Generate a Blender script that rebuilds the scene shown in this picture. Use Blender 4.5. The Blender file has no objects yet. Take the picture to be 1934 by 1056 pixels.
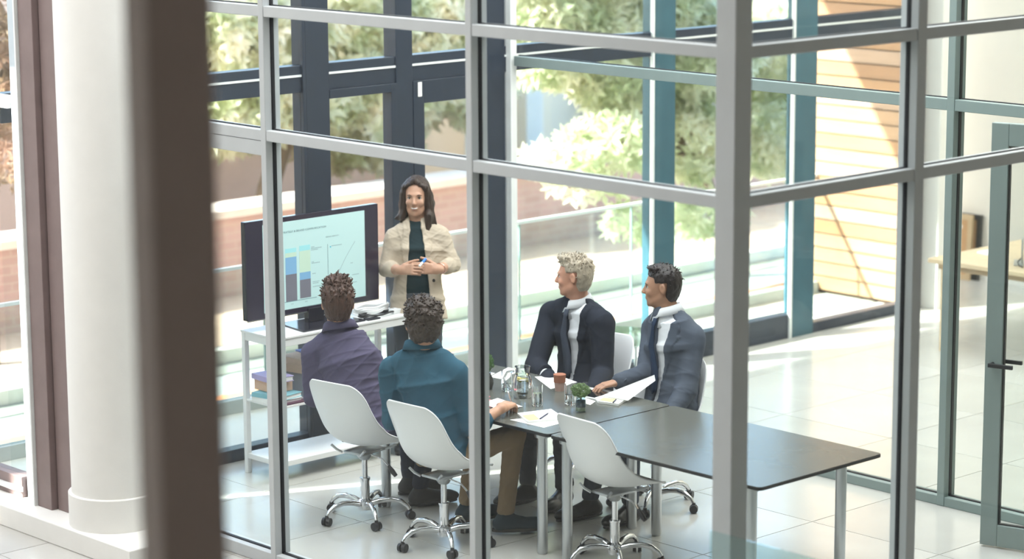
import bpy, bmesh, math, random
import numpy as np
import openvdb
from mathutils import Vector, Matrix, noise
random.seed(7)
rng = np.random.default_rng(7)
sc = bpy.context.scene
col = sc.collection

# ---------------------------------------------------------------- camera
H = 4.304
YAW, PITCH, ROLL, FPX, CX, CY = 0.8180374, 0.18645774, -0.00596975, 4769.82, 967.0, 528.0
_F = np.array([math.cos(YAW)*math.cos(PITCH), math.sin(YAW)*math.cos(PITCH), -math.sin(PITCH)])
_R0 = np.array([math.sin(YAW), -math.cos(YAW), 0.0]); _U0 = np.cross(_R0, _F)
_R = _R0*math.cos(ROLL)+_U0*math.sin(ROLL); _U = _U0*math.cos(ROLL)-_R0*math.sin(ROLL)
cam_d = bpy.data.cameras.new('camera'); cam = bpy.data.objects.new('camera', cam_d); col.objects.link(cam)
cam_d.sensor_width = 36; cam_d.sensor_fit = 'HORIZONTAL'; cam_d.lens = FPX/1934*36
cam_d.clip_start = 0.05; cam_d.clip_end = 300
cam.matrix_world = Matrix(((_R[0], _U[0], -_F[0], 0), (_R[1], _U[1], -_F[1], 0), (_R[2], _U[2], -_F[2], H), (0, 0, 0, 1)))
cam_d.dof.use_dof = True; cam_d.dof.focus_distance = 15.3; cam_d.dof.aperture_fstop = 1.5
sc.camera = cam

# ---------------------------------------------------------------- world, sun, lights, exposure
w = bpy.data.worlds.new('world'); sc.world = w; w.use_nodes = True
nt = w.node_tree; bg = nt.nodes['Background']
sky = nt.nodes.new('ShaderNodeTexSky'); sky.sky_type = 'NISHITA'; sky.sun_disc = False
sky.sun_elevation = math.radians(33.4); sky.sun_rotation = math.radians(-65); sky.air_density = 1.0; sky.dust_density = 2.0
nt.links.new(sky.outputs[0], bg.inputs[0]); bg.inputs[1].default_value = 0.75
sun_d = bpy.data.lights.new('sun', 'SUN'); sun = bpy.data.objects.new('sun', sun_d); col.objects.link(sun)
sun_d.energy = 17.5; sun_d.angle = math.radians(0.6); sun_d.color = (1, 0.95, 0.87)
sun.rotation_euler = Vector((1.376, -0.64, -1.0)).to_track_quat('-Z', 'Y').to_euler()
def area(name, loc, sx, sy, power, color=(1, 1, 1), rot=(0, 0, 0)):
    d = bpy.data.lights.new(name, 'AREA'); d.shape = 'RECTANGLE'; d.size = sx; d.size_y = sy; d.energy = power; d.color = color
    o = bpy.data.objects.new(name, d); col.objects.link(o); o.location = loc; o.rotation_euler = rot
    return o
area('fill_light', (10.4, 10.2, 5.9), 4.5, 4.5, 330, (0.96, 0.98, 1.0))  # added overhead fill for the meeting room, no fixture behind it
area('fill_light', (15.4, 9.8, 5.9), 4.5, 4.0, 300, (1.0, 0.96, 0.90))  # added warm fill over the back hall
area('fill_light', (4.0, 10.6, 5.9), 4.5, 3.5, 215, (1.0, 0.98, 0.95))  # added fill that brightens the viewer side of the front partition
area('fill_light', (5.6, 14.4, 4.9), 3.5, 1.8, 110, (0.93, 0.97, 1.0))  # added cool fill to lift the left bay
sc.view_settings.view_transform = 'Standard'; sc.view_settings.look = 'None'
sc.view_settings.gamma = 1.0; sc.view_settings.use_curve_mapping = False
sc.view_settings.exposure = 0.52
sc.cycles.transparent_max_bounces = 40; sc.cycles.max_bounces = 10; sc.cycles.use_denoising = True
sc.cycles.sample_clamp_indirect = 6

# ---------------------------------------------------------------- helpers
def at(u, v, d):
    p = np.array([0, 0, H])+(_F+_R*(u-CX)/FPX+_U*(CY-v)/FPX)*d
    return p
def atz(u, v, z):
    r = _F+_R*(u-CX)/FPX+_U*(CY-v)/FPX
    return np.array([0, 0, H])+r*((z-H)/r[2])
def V3(*a): return np.array(a, float)
def nrm(a):
    a = np.array(a, float); return a/np.linalg.norm(a)

_m = {}
def mat(name, c, rough=0.5, metal=0.0, var=0.06, scale=8.0, bump=0.0, bscale=60.0, stretch=None, spec=0.5, trans=0.0, emit=0.0, coat=0.0, sheen=0.0):
    if name in _m: return _m[name]
    m = bpy.data.materials.new(name); m.use_nodes = True; n = m.node_tree; b = n.nodes['Principled BSDF']
    L = n.links.new
    tc = n.nodes.new('ShaderNodeTexCoord'); mp = n.nodes.new('ShaderNodeMapping'); L(tc.outputs['Object'], mp.inputs[0])
    if stretch: mp.inputs['Scale'].default_value = stretch
    tx = n.nodes.new('ShaderNodeTexNoise'); tx.inputs['Scale'].default_value = scale; tx.inputs['Detail'].default_value = 5
    L(mp.outputs[0], tx.inputs['Vector'])
    r = n.nodes.new('ShaderNodeMapRange'); r.inputs[1].default_value = 0.25; r.inputs[2].default_value = 0.75
    r.inputs[3].default_value = 1-var; r.inputs[4].default_value = 1+var; L(tx.outputs[0], r.inputs[0])
    mx = n.nodes.new('ShaderNodeVectorMath'); mx.operation = 'SCALE'; mx.inputs[0].default_value = c[:3]; L(r.outputs[0], mx.inputs['Scale'])
    L(mx.outputs[0], b.inputs['Base Color'])
    b.inputs['Roughness'].default_value = rough; b.inputs['Metallic'].default_value = metal
    b.inputs['Specular IOR Level'].default_value = spec
    if coat: b.inputs['Coat Weight'].default_value = coat
    if sheen: b.inputs['Sheen Weight'].default_value = sheen
    if trans: b.inputs['Transmission Weight'].default_value = trans
    if emit:
        L(mx.outputs[0], b.inputs['Emission Color']); b.inputs['Emission Strength'].default_value = emit
    if bump:
        t2 = n.nodes.new('ShaderNodeTexNoise'); t2.inputs['Scale'].default_value = bscale; t2.inputs['Detail'].default_value = 4; L(mp.outputs[0], t2.inputs['Vector'])
        bp = n.nodes.new('ShaderNodeBump'); bp.inputs['Strength'].default_value = bump; bp.inputs['Distance'].default_value = 0.01
        L(t2.outputs[0], bp.inputs['Height']); L(bp.outputs[0], b.inputs['Normal'])
    _m[name] = m; return m

def glass(name, tint=(0.97, 0.99, 0.985), ior=1.5, rough=0.0, k=1.0):
    if name in _m: return _m[name]
    m = bpy.data.materials.new(name); m.use_nodes = True; n = m.node_tree; L = n.links.new
    n.nodes.remove(n.nodes['Principled BSDF']); out = n.nodes['Material Output']
    t = n.nodes.new('ShaderNodeBsdfTransparent'); g = n.nodes.new('ShaderNodeBsdfGlossy'); g.inputs['Roughness'].default_value = rough
    tn = n.nodes.new('ShaderNodeTexNoise'); tn.inputs['Scale'].default_value = 3.0
    mr = n.nodes.new('ShaderNodeMapRange'); mr.inputs[3].default_value = 0.985; mr.inputs[4].default_value = 1.0; L(tn.outputs[0], mr.inputs[0])
    sv = n.nodes.new('ShaderNodeVectorMath'); sv.operation = 'SCALE'; sv.inputs[0].default_value = tint; L(mr.outputs[0], sv.inputs['Scale'])
    L(sv.outputs[0], t.inputs[0]); g.inputs[0].default_value = (1, 1, 1, 1)
    f0 = ((ior-1)/(ior+1))**2
    f = n.nodes.new('ShaderNodeLayerWeight'); f.inputs[0].default_value = 0.5
    pw = n.nodes.new('ShaderNodeMath'); pw.operation = 'POWER'; pw.inputs[1].default_value = 5.0; L(f.outputs['Facing'], pw.inputs[0])
    mm = n.nodes.new('ShaderNodeMapRange'); mm.inputs[3].default_value = f0*k; mm.inputs[4].default_value = 1.0; L(pw.outputs[0], mm.inputs[0])
    mx = n.nodes.new('ShaderNodeMixShader'); L(mm.outputs[0], mx.inputs[0]); L(t.outputs[0], mx.inputs[1]); L(g.outputs[0], mx.inputs[2]); L(mx.outputs[0], out.inputs[0])
    _m[name] = m; return m

def tag(o, label=None, cat=None, group=None, kind=None):
    if label: o['label'] = label
    if cat: o['category'] = cat
    if group: o['group'] = group
    if kind: o['kind'] = kind
    return o
def link(name, me, parent=None, m=None, smooth=False):
    o = bpy.data.objects.new(name, me); col.objects.link(o)
    if parent is not None: o.parent = parent
    if m is not None:
        for mm in (m if isinstance(m, (list, tuple)) else [m]): me.materials.append(mm)
    if smooth:
        me.polygons.foreach_set('use_smooth', [True]*len(me.polygons))
    return o
def empty(name, loc=(0, 0, 0), rz=0.0):
    o = bpy.data.objects.new(name, None); col.objects.link(o); o.location = loc; o.rotation_euler = (0, 0, rz); o.empty_display_size = 0.1
    return o

class MB:
    def __init__(s): s.bm = bmesh.new()
    def box(s, x0, x1, y0, y1, z0, z1, bev=0.0, M=None):
        r = bmesh.ops.create_cube(s.bm, size=1.0)['verts']
        T = Matrix.Translation(((x0+x1)/2, (y0+y1)/2, (z0+z1)/2)) @ Matrix.Diagonal((abs(x1-x0), abs(y1-y0), abs(z1-z0), 1))
        bmesh.ops.transform(s.bm, matrix=(M @ T) if M is not None else T, verts=r)
        if bev:
            es = list({e for v in r for e in v.link_edges})
            bmesh.ops.bevel(s.bm, geom=es, offset=bev, segments=2, affect='EDGES', profile=0.5)
        return s
    def cyl(s, a, b, r1, r2=None, n=20):
        a = Vector(a); b = Vector(b); r2 = r1 if r2 is None else r2; d = b-a
        T = Matrix.Translation((a+b)/2) @ d.to_track_quat('Z', 'Y').to_matrix().to_4x4()
        bmesh.ops.create_cone(s.bm, cap_ends=True, segments=n, radius1=r1, radius2=r2, depth=d.length, matrix=T); return s
    def sph(s, c, r, sx=1, sy=1, sz=1, n=16):
        bmesh.ops.create_uvsphere(s.bm, u_segments=n, v_segments=max(6, n//2), radius=r, matrix=Matrix.Translation(c) @ Matrix.Diagonal((sx, sy, sz, 1))); return s
    def lathe(s, prof, c=(0, 0, 0), n=28, closed=False):
        rings = []
        for (r, z) in prof:
            rings.append([s.bm.verts.new((c[0]+r*math.cos(2*math.pi*i/n), c[1]+r*math.sin(2*math.pi*i/n), c[2]+z)) for i in range(n)])
        for k in range(len(rings)-1):
            for i in range(n):
                j = (i+1) % n
                s.bm.faces.new((rings[k][i], rings[k][j], rings[k+1][j], rings[k+1][i]))
        if prof[0][0] > 1e-4 and closed: s.bm.faces.new(rings[0][::-1])
        if prof[-1][0] > 1e-4 and closed: s.bm.faces.new(rings[-1])
        return s
    def tube(s, pts, r, n=8):
        pts = [Vector(p) for p in pts]; rs = r if isinstance(r, (list, tuple)) else [r]*len(pts); rings = []
        up = Vector((0, 0, 1))
        for i, p in enumerate(pts):
            d = (pts[min(i+1, len(pts)-1)]-pts[max(i-1, 0)]).normalized()
            a = d.cross(up)
            if a.length < 1e-3: a = d.cross(Vector((1, 0, 0)))
            a.normalize(); b = a.cross(d).normalized(); up = b
            rings.append([s.bm.verts.new(p+(a*math.cos(2*math.pi*k/n)+b*math.sin(2*math.pi*k/n))*rs[i]) for k in range(n)])
        for i in range(len(rings)-1):
            for k in range(n):
                j = (k+1) % n; s.bm.faces.new((rings[i][k], rings[i][j], rings[i+1][j], rings[i+1][k]))
        s.bm.faces.new(rings[0][::-1]); s.bm.faces.new(rings[-1]); return s
    def poly(s, pts2, z0, z1):
        lo = [s.bm.verts.new((x, y, z0)) for x, y in pts2]; hi = [s.bm.verts.new((x, y, z1)) for x, y in pts2]; n = len(pts2)
        s.bm.faces.new(lo[::-1]); s.bm.faces.new(hi)
        for i in range(n):
            j = (i+1) % n; s.bm.faces.new((lo[i], lo[j], hi[j], hi[i]))
        return s
    def build(s, name, m=None, parent=None, smooth=False, M=None):
        bmesh.ops.recalc_face_normals(s.bm, faces=s.bm.faces)
        me = bpy.data.meshes.new(name); s.bm.to_mesh(me); s.bm.free()
        o = link(name, me, parent, m, smooth)
        if smooth: me.set_sharp_from_angle(angle=math.radians(40))
        if M is not None: o.matrix_world = M
        return o
def box(name, x0, x1, y0, y1, z0, z1, m, parent=None, bev=0.0, M=None):
    return MB().box(x0, x1, y0, y1, z0, z1, bev, M).build(name, m, parent)
def copy_tree(o, parent=None):
    c = o.copy(); col.objects.link(c); c.parent = parent
    for ch in o.children: copy_tree(ch, c)
    return c

# ---------------------------------------------------------------- materials
M_alu = mat('painted_aluminium', (0.52, 0.545, 0.56), 0.42, 0, 0.03)
M_alug = mat('aluminium_back_shaded', (0.22, 0.275, 0.265), 0.4, 0, 0.03)  # grey green frames, their shade darkened into the base colour
M_gask = mat('rubber_gasket', (0.012, 0.012, 0.016), 0.6)
M_steel = mat('dark_facade_steel', (0.020, 0.030, 0.050), 0.38, 0, 0.1)
M_steel2 = mat('teal_facade_steel', (0.035, 0.105, 0.14), 0.38, 0, 0.1)
M_steelw = mat('facade_bead', (0.75, 0.77, 0.76), 0.4)
M_pane = glass('clear_pane', k=0.3)
M_paneg = glass('greenish_pane', (0.93, 0.985, 0.965))
M_white = mat('white_plaster', (0.80, 0.79, 0.76), 0.8, 0, 0.02, bump=0.05)
M_cream = mat('cream_plaster', (0.74, 0.71, 0.64), 0.85, 0, 0.02, bump=0.05)
M_chrome = mat('chrome', (0.80, 0.81, 0.84), 0.10, 1.0, 0.01)
M_brushed = mat('brushed_steel', (0.56, 0.58, 0.60), 0.28, 1.0, 0.03, stretch=(1, 1, 0.05))
M_black = mat('black_plastic', (0.015, 0.015, 0.02), 0.4)
M_whiteplastic = mat('white_plastic', (0.83, 0.84, 0.85), 0.32, 0, 0.01)
M_paper = mat('paper', (0.84, 0.84, 0.82), 0.8, 0, 0.02)
M_yellow = mat('yellow_note', (0.85, 0.78, 0.28), 0.8)
M_pink = mat('coral_paper', (0.85, 0.20, 0.24), 0.7)

# ---------------------------------------------------------------- structure: floor
def tilemat(name, c):
    m = mat(name, c, 0.22, 0, 0.07, 1.6, bump=0.03, bscale=14, spec=0.5)
    return m
M_tiles = [tilemat('floor_tile_%d' % i, c) for i, c in enumerate([(0.50, 0.49, 0.455), (0.52, 0.51, 0.48), (0.485, 0.475, 0.445)])]
M_grout = mat('grout', (0.15, 0.14, 0.12), 0.8)
fl = box('floor', -9, 19.0, -9, 13.2, -0.30, -0.004, M_grout); tag(fl, 'large pale polished stone floor tiles with thin dark joints', 'floor', kind='structure')
TX, TY, X0, Y0 = 0.98, 0.958, 11.453, 9.57
def tile_mesh(m):
    b = MB(); b.box(0.0025, TX-0.0025, 0.0025, TY-0.0025, -0.012, 0.0, 0.0012)
    bmesh.ops.recalc_face_normals(b.bm, faces=b.bm.faces); me = bpy.data.meshes.new('tile'); b.bm.to_mesh(me); b.bm.free(); me.materials.append(m); return me
TM = [tile_mesh(m) for m in M_tiles]
for i in range(-7, 8):
    for j in range(-6, 4):
        x, y = X0+i*TX, Y0+j*TY
        if y+TY > 13.25: continue
        o = bpy.data.objects.new('tile', TM[random.randrange(3)]); col.objects.link(o); o.parent = fl; o.location = (x, y, random.uniform(-0.0006, 0.0))
for i in range(-7, 8):
    b = MB(); b.box(X0+i*TX+0.0015, X0+(i+1)*TX-0.0015, Y0+3*TY+0.0015, 13.2, -0.012, 0, 0.0012); b.build('tile', M_tiles[random.randrange(3)], fl)
box('paving_field', -9, X0-7*TX-0.002, -9, 13.2, -0.012, 0.0, M_tiles[0], fl)
box('paving_field', X0-7*TX, 19.0, -9, Y0-6*TY-0.002, -0.012, 0.0, M_tiles[1], fl)
fl2 = box('floor_bay', -9, 8.1, 13.2, 17, -0.3, 0.0, M_tiles[2]); tag(fl2, 'stone floor of the left window bay', 'floor', kind='structure')

ce = box('ceiling', -9, 19.0, -9, 13.2, 6.2, 6.4, M_white); tag(ce, 'high white ceiling above the glass rooms', 'ceiling', kind='structure')
cb_ = box('wall_sun_block', -9, 8.12, 13.2, 13.5, 5.0, 6.2, M_white); tag(cb_, 'unseen white wall added over the left window bay to block the sun', 'wall', kind='structure')  # unseen, put in to stop sun passing over the canopy into the hall
wbe = box('wall_bay_block', -9, 8.06, 17.0, 17.2, 0, 5.0, M_cream); tag(wbe, 'unseen cream end wall added to the left window bay to block the sun', 'wall', kind='structure')  # unseen, added to shut sun and glare out of the bay
wl = box('wall_left', -9.2, -9, -9, 17.2, 0, 6.4, M_cream); tag(wl, 'cream wall at the far left of the hall', 'wall', kind='structure')
wb = box('wall_rear', -9, 19, -9.2, -9, 0, 6.4, M_cream); tag(wb, 'cream wall behind the viewer', 'wall', kind='structure')
we = box('wall_right', 18.62, 18.9, -9, 14.62, -0.3, 6.4, M_cream); tag(we, 'cream plaster wall at the back right behind the wooden table', 'wall', kind='structure')
box('skirting', 18.605, 18.62, -9, 14.62, 0.0, 0.09, M_white, we)
fl3 = box('floor_alcove', 17.25, 18.62, 13.2, 14.62, -0.3, 0.0, M_tiles[1]); tag(fl3, 'stone floor of the alcove behind the white pier', 'floor', kind='structure')
pier = box('trim_1', 17.22, 17.55, 13.05, 13.35, 0, 6.2, M_white, bev=0.004); tag(pier, 'white plastered pier at the right end of the glass front', 'pier', kind='structure')

# ---------------------------------------------------------------- partitions
ZR = [(0.0, 0.075), (2.465, 2.525), (3.155, 3.215), (3.85, 3.91), (4.6, 4.66)]
def frame_bar(parent, name, x0, x1, y0, y1, z0, z1, m, bev=0.004):
    return box(name, x0, x1, y0, y1, z0, z1, m, parent, bev)
def partition_y(name, label, x, y0, y1, muls, m, mg, lowrail=None, top=4.66, dep=0.05, zr=None, mw=0.045, glassm=None):
    """glazed partition lying along Y, its outer (viewer) face at x"""
    g = empty(name, (0, 0, 0)); tag(g, label, 'glass partition', kind='structure')
    ys = [y0]+sorted(muls)+[y1]
    for c in muls:
        frame_bar(g, 'mullion', x, x+dep, c-mw/2, c+mw/2, 0, top, m)
        frame_bar(g, 'mullion_back', x+dep+0.022, x+dep+0.06, c-mw/2, c+mw/2, 0, top, m)
        box('gasket', x+dep, x+dep+0.022, c-mw/2-0.004, c+mw/2+0.004, 0, top, M_gask, g)
    for i in range(len(ys)-1):
        a, b = ys[i]+mw/2, ys[i+1]-mw/2
        for k, (z0, z1) in enumerate(zr or ZR):
            if z1 > top+0.01: continue
            zz = z0
            if lowrail and k == 1 and i == lowrail: zz = z0-0.085
            frame_bar(g, 'rail', x+0.004, x+dep, a, b, zz, z1, m)
            frame_bar(g, 'rail_back', x+dep+0.022, x+dep+0.06, a, b, zz, z1, m)
            box('gasket', x+dep, x+dep+0.022, a, b, zz-0.004, z1+0.005, M_gask, g)
            if lowrail and k == 1 and i == lowrail: box('rail_joint', x+0.0035, x+0.006, a, b, z0-0.003, z0, M_gask, g)
        zs = [q for q in (zr or ZR) if q[1] <= top+0.01]
        for k in range(len(zs)-1):
            box('glass_pane', x+dep+0.005, x+dep+0.015, a, b, zs[k][1], zs[k+1][0], glassm or mg, g)
    return g
def partition_x(name, label, y, x0, x1, muls, m, mg, top=4.66, dep=0.05, mw=0.07):
    g = empty(name, (0, 0, 0)); tag(g, label, 'glass partition', kind='structure')
    xs = [x0]+sorted(muls)+[x1]
    for c in muls:
        frame_bar(g, 'mullion', c-mw/2, c+mw/2, y, y+dep, 0, top, m)
        frame_bar(g, 'mullion_back', c-mw/2, c+mw/2, y+dep+0.022, y+dep+0.06, 0, top, m)
        box('gasket', c-mw/2-0.004, c+mw/2+0.004, y+dep, y+dep+0.022, 0, top, M_gask, g)
    for i in range(len(xs)-1):
        a, b = xs[i]+mw/2, xs[i+1]-mw/2
        for k, (z0, z1) in enumerate(ZR):
            frame_bar(g, 'rail', a, b, y+0.004, y+dep, z0, z1, m)
            frame_bar(g, 'rail_back', a, b, y+dep+0.022, y+dep+0.06, z0, z1, m)
            box('gasket', a, b, y+dep, y+dep+0.022, z0-0.004, z1+0.005, M_gask, g)
        for k in range(len(ZR)-1):
            box('glass_pane', a, b, y+dep+0.005, y+dep+0.015, ZR[k][1], ZR[k+1][0], mg, g)
    return g
wf = partition_y('wall_front', 'pale aluminium and glass partition across the front of the meeting room', 8.53, 7.70, 13.15, [9.42, 11.125], M_alu, M_pane, lowrail=2)
wr = partition_x('wall_side', 'glass partition closing the near right side of the meeting room', 7.62, 8.60, 12.29, [9.895, 11.4], M_alu, M_pane)
cp = box('corner_post', 8.53, 8.645, 7.62, 7.74, 0, 4.66, M_alu, wf, 0.005)
wk = partition_y('wall_back', 'grey green glass partition behind the meeting table', 12.29, 6.0, 13.12, [9.245], M_alug, M_pane, zr=[(0.0, 0.06), (2.465, 2.535), (4.0, 4.06), (4.6, 4.66)], mw=0.055)
box('end_mullion', 12.29, 12.35, 13.12, 13.19, 0, 4.66, M_steelw, wk, 0.004)

# open glazed door leaf at the right
dh, dw = 2.49, 0.95
dd = nrm((0.25, -0.968, 0)); dn = np.array([dd[1], -dd[0], 0])
DM = Matrix(((dd[0], -dn[0], 0, 11.785), (dd[1], -dn[1], 0, 8.56), (0, 0, 1, 0.012), (0, 0, 0, 1)))
door = empty('door_1'); door.matrix_world = DM; tag(door, 'grey green framed glass door standing open at the right edge', 'door', kind='structure')
def dbox(name, x0, x1, y0, y1, z0, z1, m, bev=0.0, par=None): return box(name, x0, x1, y0, y1, z0, z1, m, par or door, bev)
dbox('stile', 0, 0.105, -0.025, 0.025, 0, dh, M_alug, 0.004); dbox('stile', dw-0.105, dw, -0.025, 0.025, 0, dh, M_alug, 0.004)
dbox('door_rail', 0.105, dw-0.105, -0.025, 0.025, 0, 0.13, M_alug, 0.004); dbox('door_rail', 0.105, dw-0.105, -0.025, 0.025, dh-0.13, dh, M_alug, 0.004)
dbox('gasket', 0.105, 0.113, -0.012, 0.012, 0.13, dh-0.13, M_gask); dbox('gasket', 0.113, dw-0.105, -0.012, 0.012, 0.13, 0.138, M_gask); dbox('gasket', 0.113, dw-0.105, -0.012, 0.012, dh-0.138, dh-0.13, M_gask)
dbox('glass_pane', 0.113, dw-0.105, -0.004, 0.004, 0.138, dh-0.138, M_pane)
lp = dbox('lock_plate', 0.03, 0.07, 0.025, 0.031, 0.90, 1.17, M_black, 0.002)
for s in (1, -1):
    hb = MB(); hb.cyl((0.05, 0.025*s, 1.09), (0.05, 0.075*s, 1.09), 0.011, n=12); hb.box(0.04, 0.19, 0.066*s if s > 0 else 0.084*s, 0.084*s if s > 0 else 0.066*s, 1.078, 1.102, 0.003)
    hb.build('lever_handle', M_black, door)
kb = MB(); kb.cyl((0.05, 0.0305, 0.985), (0.05, 0.034, 0.985), 0.011, n=14); kb.box(0.044, 0.056, 0.0305, 0.034, 0.955, 0.98); kb.build('key_cylinder', M_brushed, door)
ds = MB(); ds.cyl((11.97, 8.55, 0), (11.97, 8.55, 0.035), 0.026, n=16); ds.cyl((11.97, 8.55, 0.035), (11.97, 8.55, 0.05), 0.022, n=16)
tag(ds.build('door_stop', M_black, None, True), 'small black rubber door stop on the floor behind the open door', 'door stop')

# ---------------------------------------------------------------- facade (window_1) and left bay window (window_2)
fa = empty('window_1'); tag(fa, 'tall dark steel framed glass front facing the street', 'window', kind='structure')
FY = 13.2
for (x0, x1, dep, mm) in [(10.46, 10.66, 0.11, M_steel), (11.25, 11.40, 0.09, M_steel), (12.07, 12.27, 0.09, M_steel), (13.83, 14.05, 0.10, M_steel2), (15.45, 15.72, 0.05, M_steel2), (17.0, 17.09, 0.06, M_steel2)]:
    c = box('facade_column', x0, x1, FY-0.04, FY+dep, -0.0, 6.2, mm, fa, 0.004)
for x in (10.44, 13.80, 15.43): box('column_bead', x-0.012, x+0.012, FY-0.05, FY-0.02, 0, 6.2, M_steelw if x > 13 else M_steel, fa, 0.003)
xs = [8.5, 10.43, 11.22, 12.03, 13.74, 15.42, 17.0]; xe = [None, 10.66, 11.40, 12.27, 14.02, 15.70, 17.09]
spans = [(8.12, 10.46), (10.66, 11.25), (11.40, 12.07), (12.27, 13.83), (14.05, 15.45), (15.72, 17.0)]
for i, (a, b) in enumerate(spans):
    box('transom', a, b, FY-0.03, FY+0.07, 2.42, 2.60, M_steel, fa, 0.003)
    box('transom_bead', a, b, FY-0.036, FY-0.03, 2.525, 2.54, M_steelw, fa)
    box('transom', a, b, FY-0.03, FY+0.07, 4.6, 4.75, M_steel, fa, 0.003)
    lo = 0.20 if i in (4,) else 0.085
    box('sill_rail', a, b, FY-0.03, FY+0.07, 0.0, lo, M_steel, fa, 0.003)
    box('glass_pane', a, b, FY+0.015, FY+0.027, lo, 2.42, M_pane, fa); box('glass_pane', a, b, FY+0.015, FY+0.027, 2.60, 4.6, M_pane, fa)
box('header_sun_block', 8.1, 17.2, FY+0.05, FY+0.3, 4.75, 6.2, M_white, fa)  # added out of view to close off sun above the canopy
# glazed double door inside the facade (between the first columns)
box('door_jamb', 11.40, 11.50, FY-0.045, FY+0.05, 0, 2.42, M_steel, fa, 0.003); box('door_head', 11.50, 12.07, FY-0.045, FY+0.05, 2.26, 2.42, M_steel, fa, 0.003)
box('door_jamb', 11.20, 11.25, FY-0.045, FY+0.05, 0, 2.42, M_steel, fa, 0.003); box('door_head', 10.66, 11.20, FY-0.045, FY+0.05, 2.36, 2.42, M_steel, fa, 0.003)
box('paper_tag', 11.44, 11.475, FY-0.050, FY-0.044, 2.31, 2.41, M_paper, fa)
w2 = empty('window_2'); tag(w2, 'brown framed tall window of the left bay', 'window', kind='structure')
M_brown = mat('brown_window_frame', (0.22, 0.165, 0.16), 0.45, 0, 0.08)
box('post', 8.06, 8.22, 12.42, 12.62, 0.13, 6.2, M_brown, w2, 0.004); box('post', 8.02, 8.20, 12.63, 12.78, 0.13, 6.2, M_brown, w2, 0.004)
box('post_edge', 8.0, 8.03, 12.785, 12.80, 0.13, 6.2, M_steelw, w2); box('post_edge', 8.03, 8.07, 12.37, 12.40, 0.13, 6.2, M_steelw, w2, 0.003); box('post_edge', 8.05, 8.12, 12.30, 12.33, 0.13, 6.2, M_steelw, w2, 0.003)
M_lb = mat('pale_blue_frame', (0.50, 0.56, 0.60), 0.4)
box('sash_stile', 8.08, 8.14, 12.86, 12.99, 0.13, 5.0, M_lb, w2, 0.004)
box('sill_frame', 8.05, 8.15, 13.0, 17.0, 0.13, 0.26, M_brown, w2, 0.004); box('sill_bead', 8.03, 8.05, 12.99, 17.0, 0.17, 0.20, M_steelw, w2)
box('rail', 8.06, 8.14, 13.0, 17.0, 2.53, 2.60, M_steelw, w2, 0.004)
box('glass_pane', 8.095, 8.105, 13.0, 17.0, 0.26, 2.53, M_pane, w2); box('glass_pane', 8.095, 8.105, 13.0, 17.0, 2.60, 5.0, M_pane, w2)
sl = box('trim_2', 7.87, 8.3, 11.6, 17, 0.0, 0.13, M_white, bev=0.006); tag(sl, 'white window ledge along the left bay', 'ledge', kind='structure')
# round white column
cb = MB().lathe([(0.255, 0.33), (0.255, 6.2)], (8.17, 12.17, 0), 48)
colm = cb.build('column', M_white, None, True); tag(colm, 'thick round white column left of the meeting room', 'column', kind='structure')
pb = MB(); pb.lathe([(0.0, 0.33), (0.27, 0.33), (0.275, 0.325), (0.275, 0.0)], (8.17, 12.17, 0), 48); pb.build('plinth', M_white, colm, True)
# foreground square post close to the viewer
pn = at(285, 300, 5.4); pm = mat('taupe_post', (0.48, 0.385, 0.365), 0.5, 0, 0.04); pm2 = mat('pinkish_lit_face', (0.80, 0.70, 0.69), 0.5)
np_ = MB(); np_.box(pn[0], pn[0]+0.175, pn[1], pn[1]+0.075, 0, 6.2, 0.004)
po = np_.build('post', pm); box('lit_face', pn[0]-0.006, pn[0], pn[1], pn[1]+0.075, 0, 6.2, pm2, po); tag(po, 'blurred dark taupe post close in front of the viewer', 'post')  # pale panel paints the lit left face of the post
# glass balustrades
def railing(name, label, pts, ztop, posts, m, base=None):
    g = empty(name); tag(g, label, 'railing')
    for (x0, x1, y0, y1) in pts:
        box('glass_panel', x0, x1, y0, y1, 0.05, ztop, m, g)
        if base: box('base_channel', x0-0.03, x1+0.03, y0-(0.03 if x1-x0 > y1-y0 else 0), y1+(0.03 if x1-x0 > y1-y0 else 0), 0, 0.07, base, g)
    return g
rg = railing('glass_railing', 'frameless glass railing in front of the corner post', [(8.34, 8.352, 6.05, 7.58)], 1.0, [], glass('railing_glass', (0.80, 0.90, 0.90)), M_brushed)
bal = empty('terrace_railing'); tag(bal, 'clear glass railing with thin top rail along the outdoor terrace', 'railing')
BY = 14.3
for k in range(7):
    xa = 8.4+k*1.27
    box('glass_panel', xa+0.01, xa+1.26, BY, BY+0.012, 0.10, 1.04, M_paneg, bal)
    box('railing_post', xa-0.005, xa+0.005, BY-0.005, BY+0.015, 0, 1.04, mat('railing_post_glass_edge', (0.22, 0.32, 0.31), 0.3), bal)
box('top_rail', 8.35, 17.1, BY-0.012, BY+0.024, 1.04, 1.065, M_steelw, bal, 0.003); box('base_channel', 8.35, 17.1, BY-0.04, BY+0.05, 0.0, 0.10, mat('railing_base', (0.42, 0.45, 0.43), 0.5), bal, 0.003)

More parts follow.
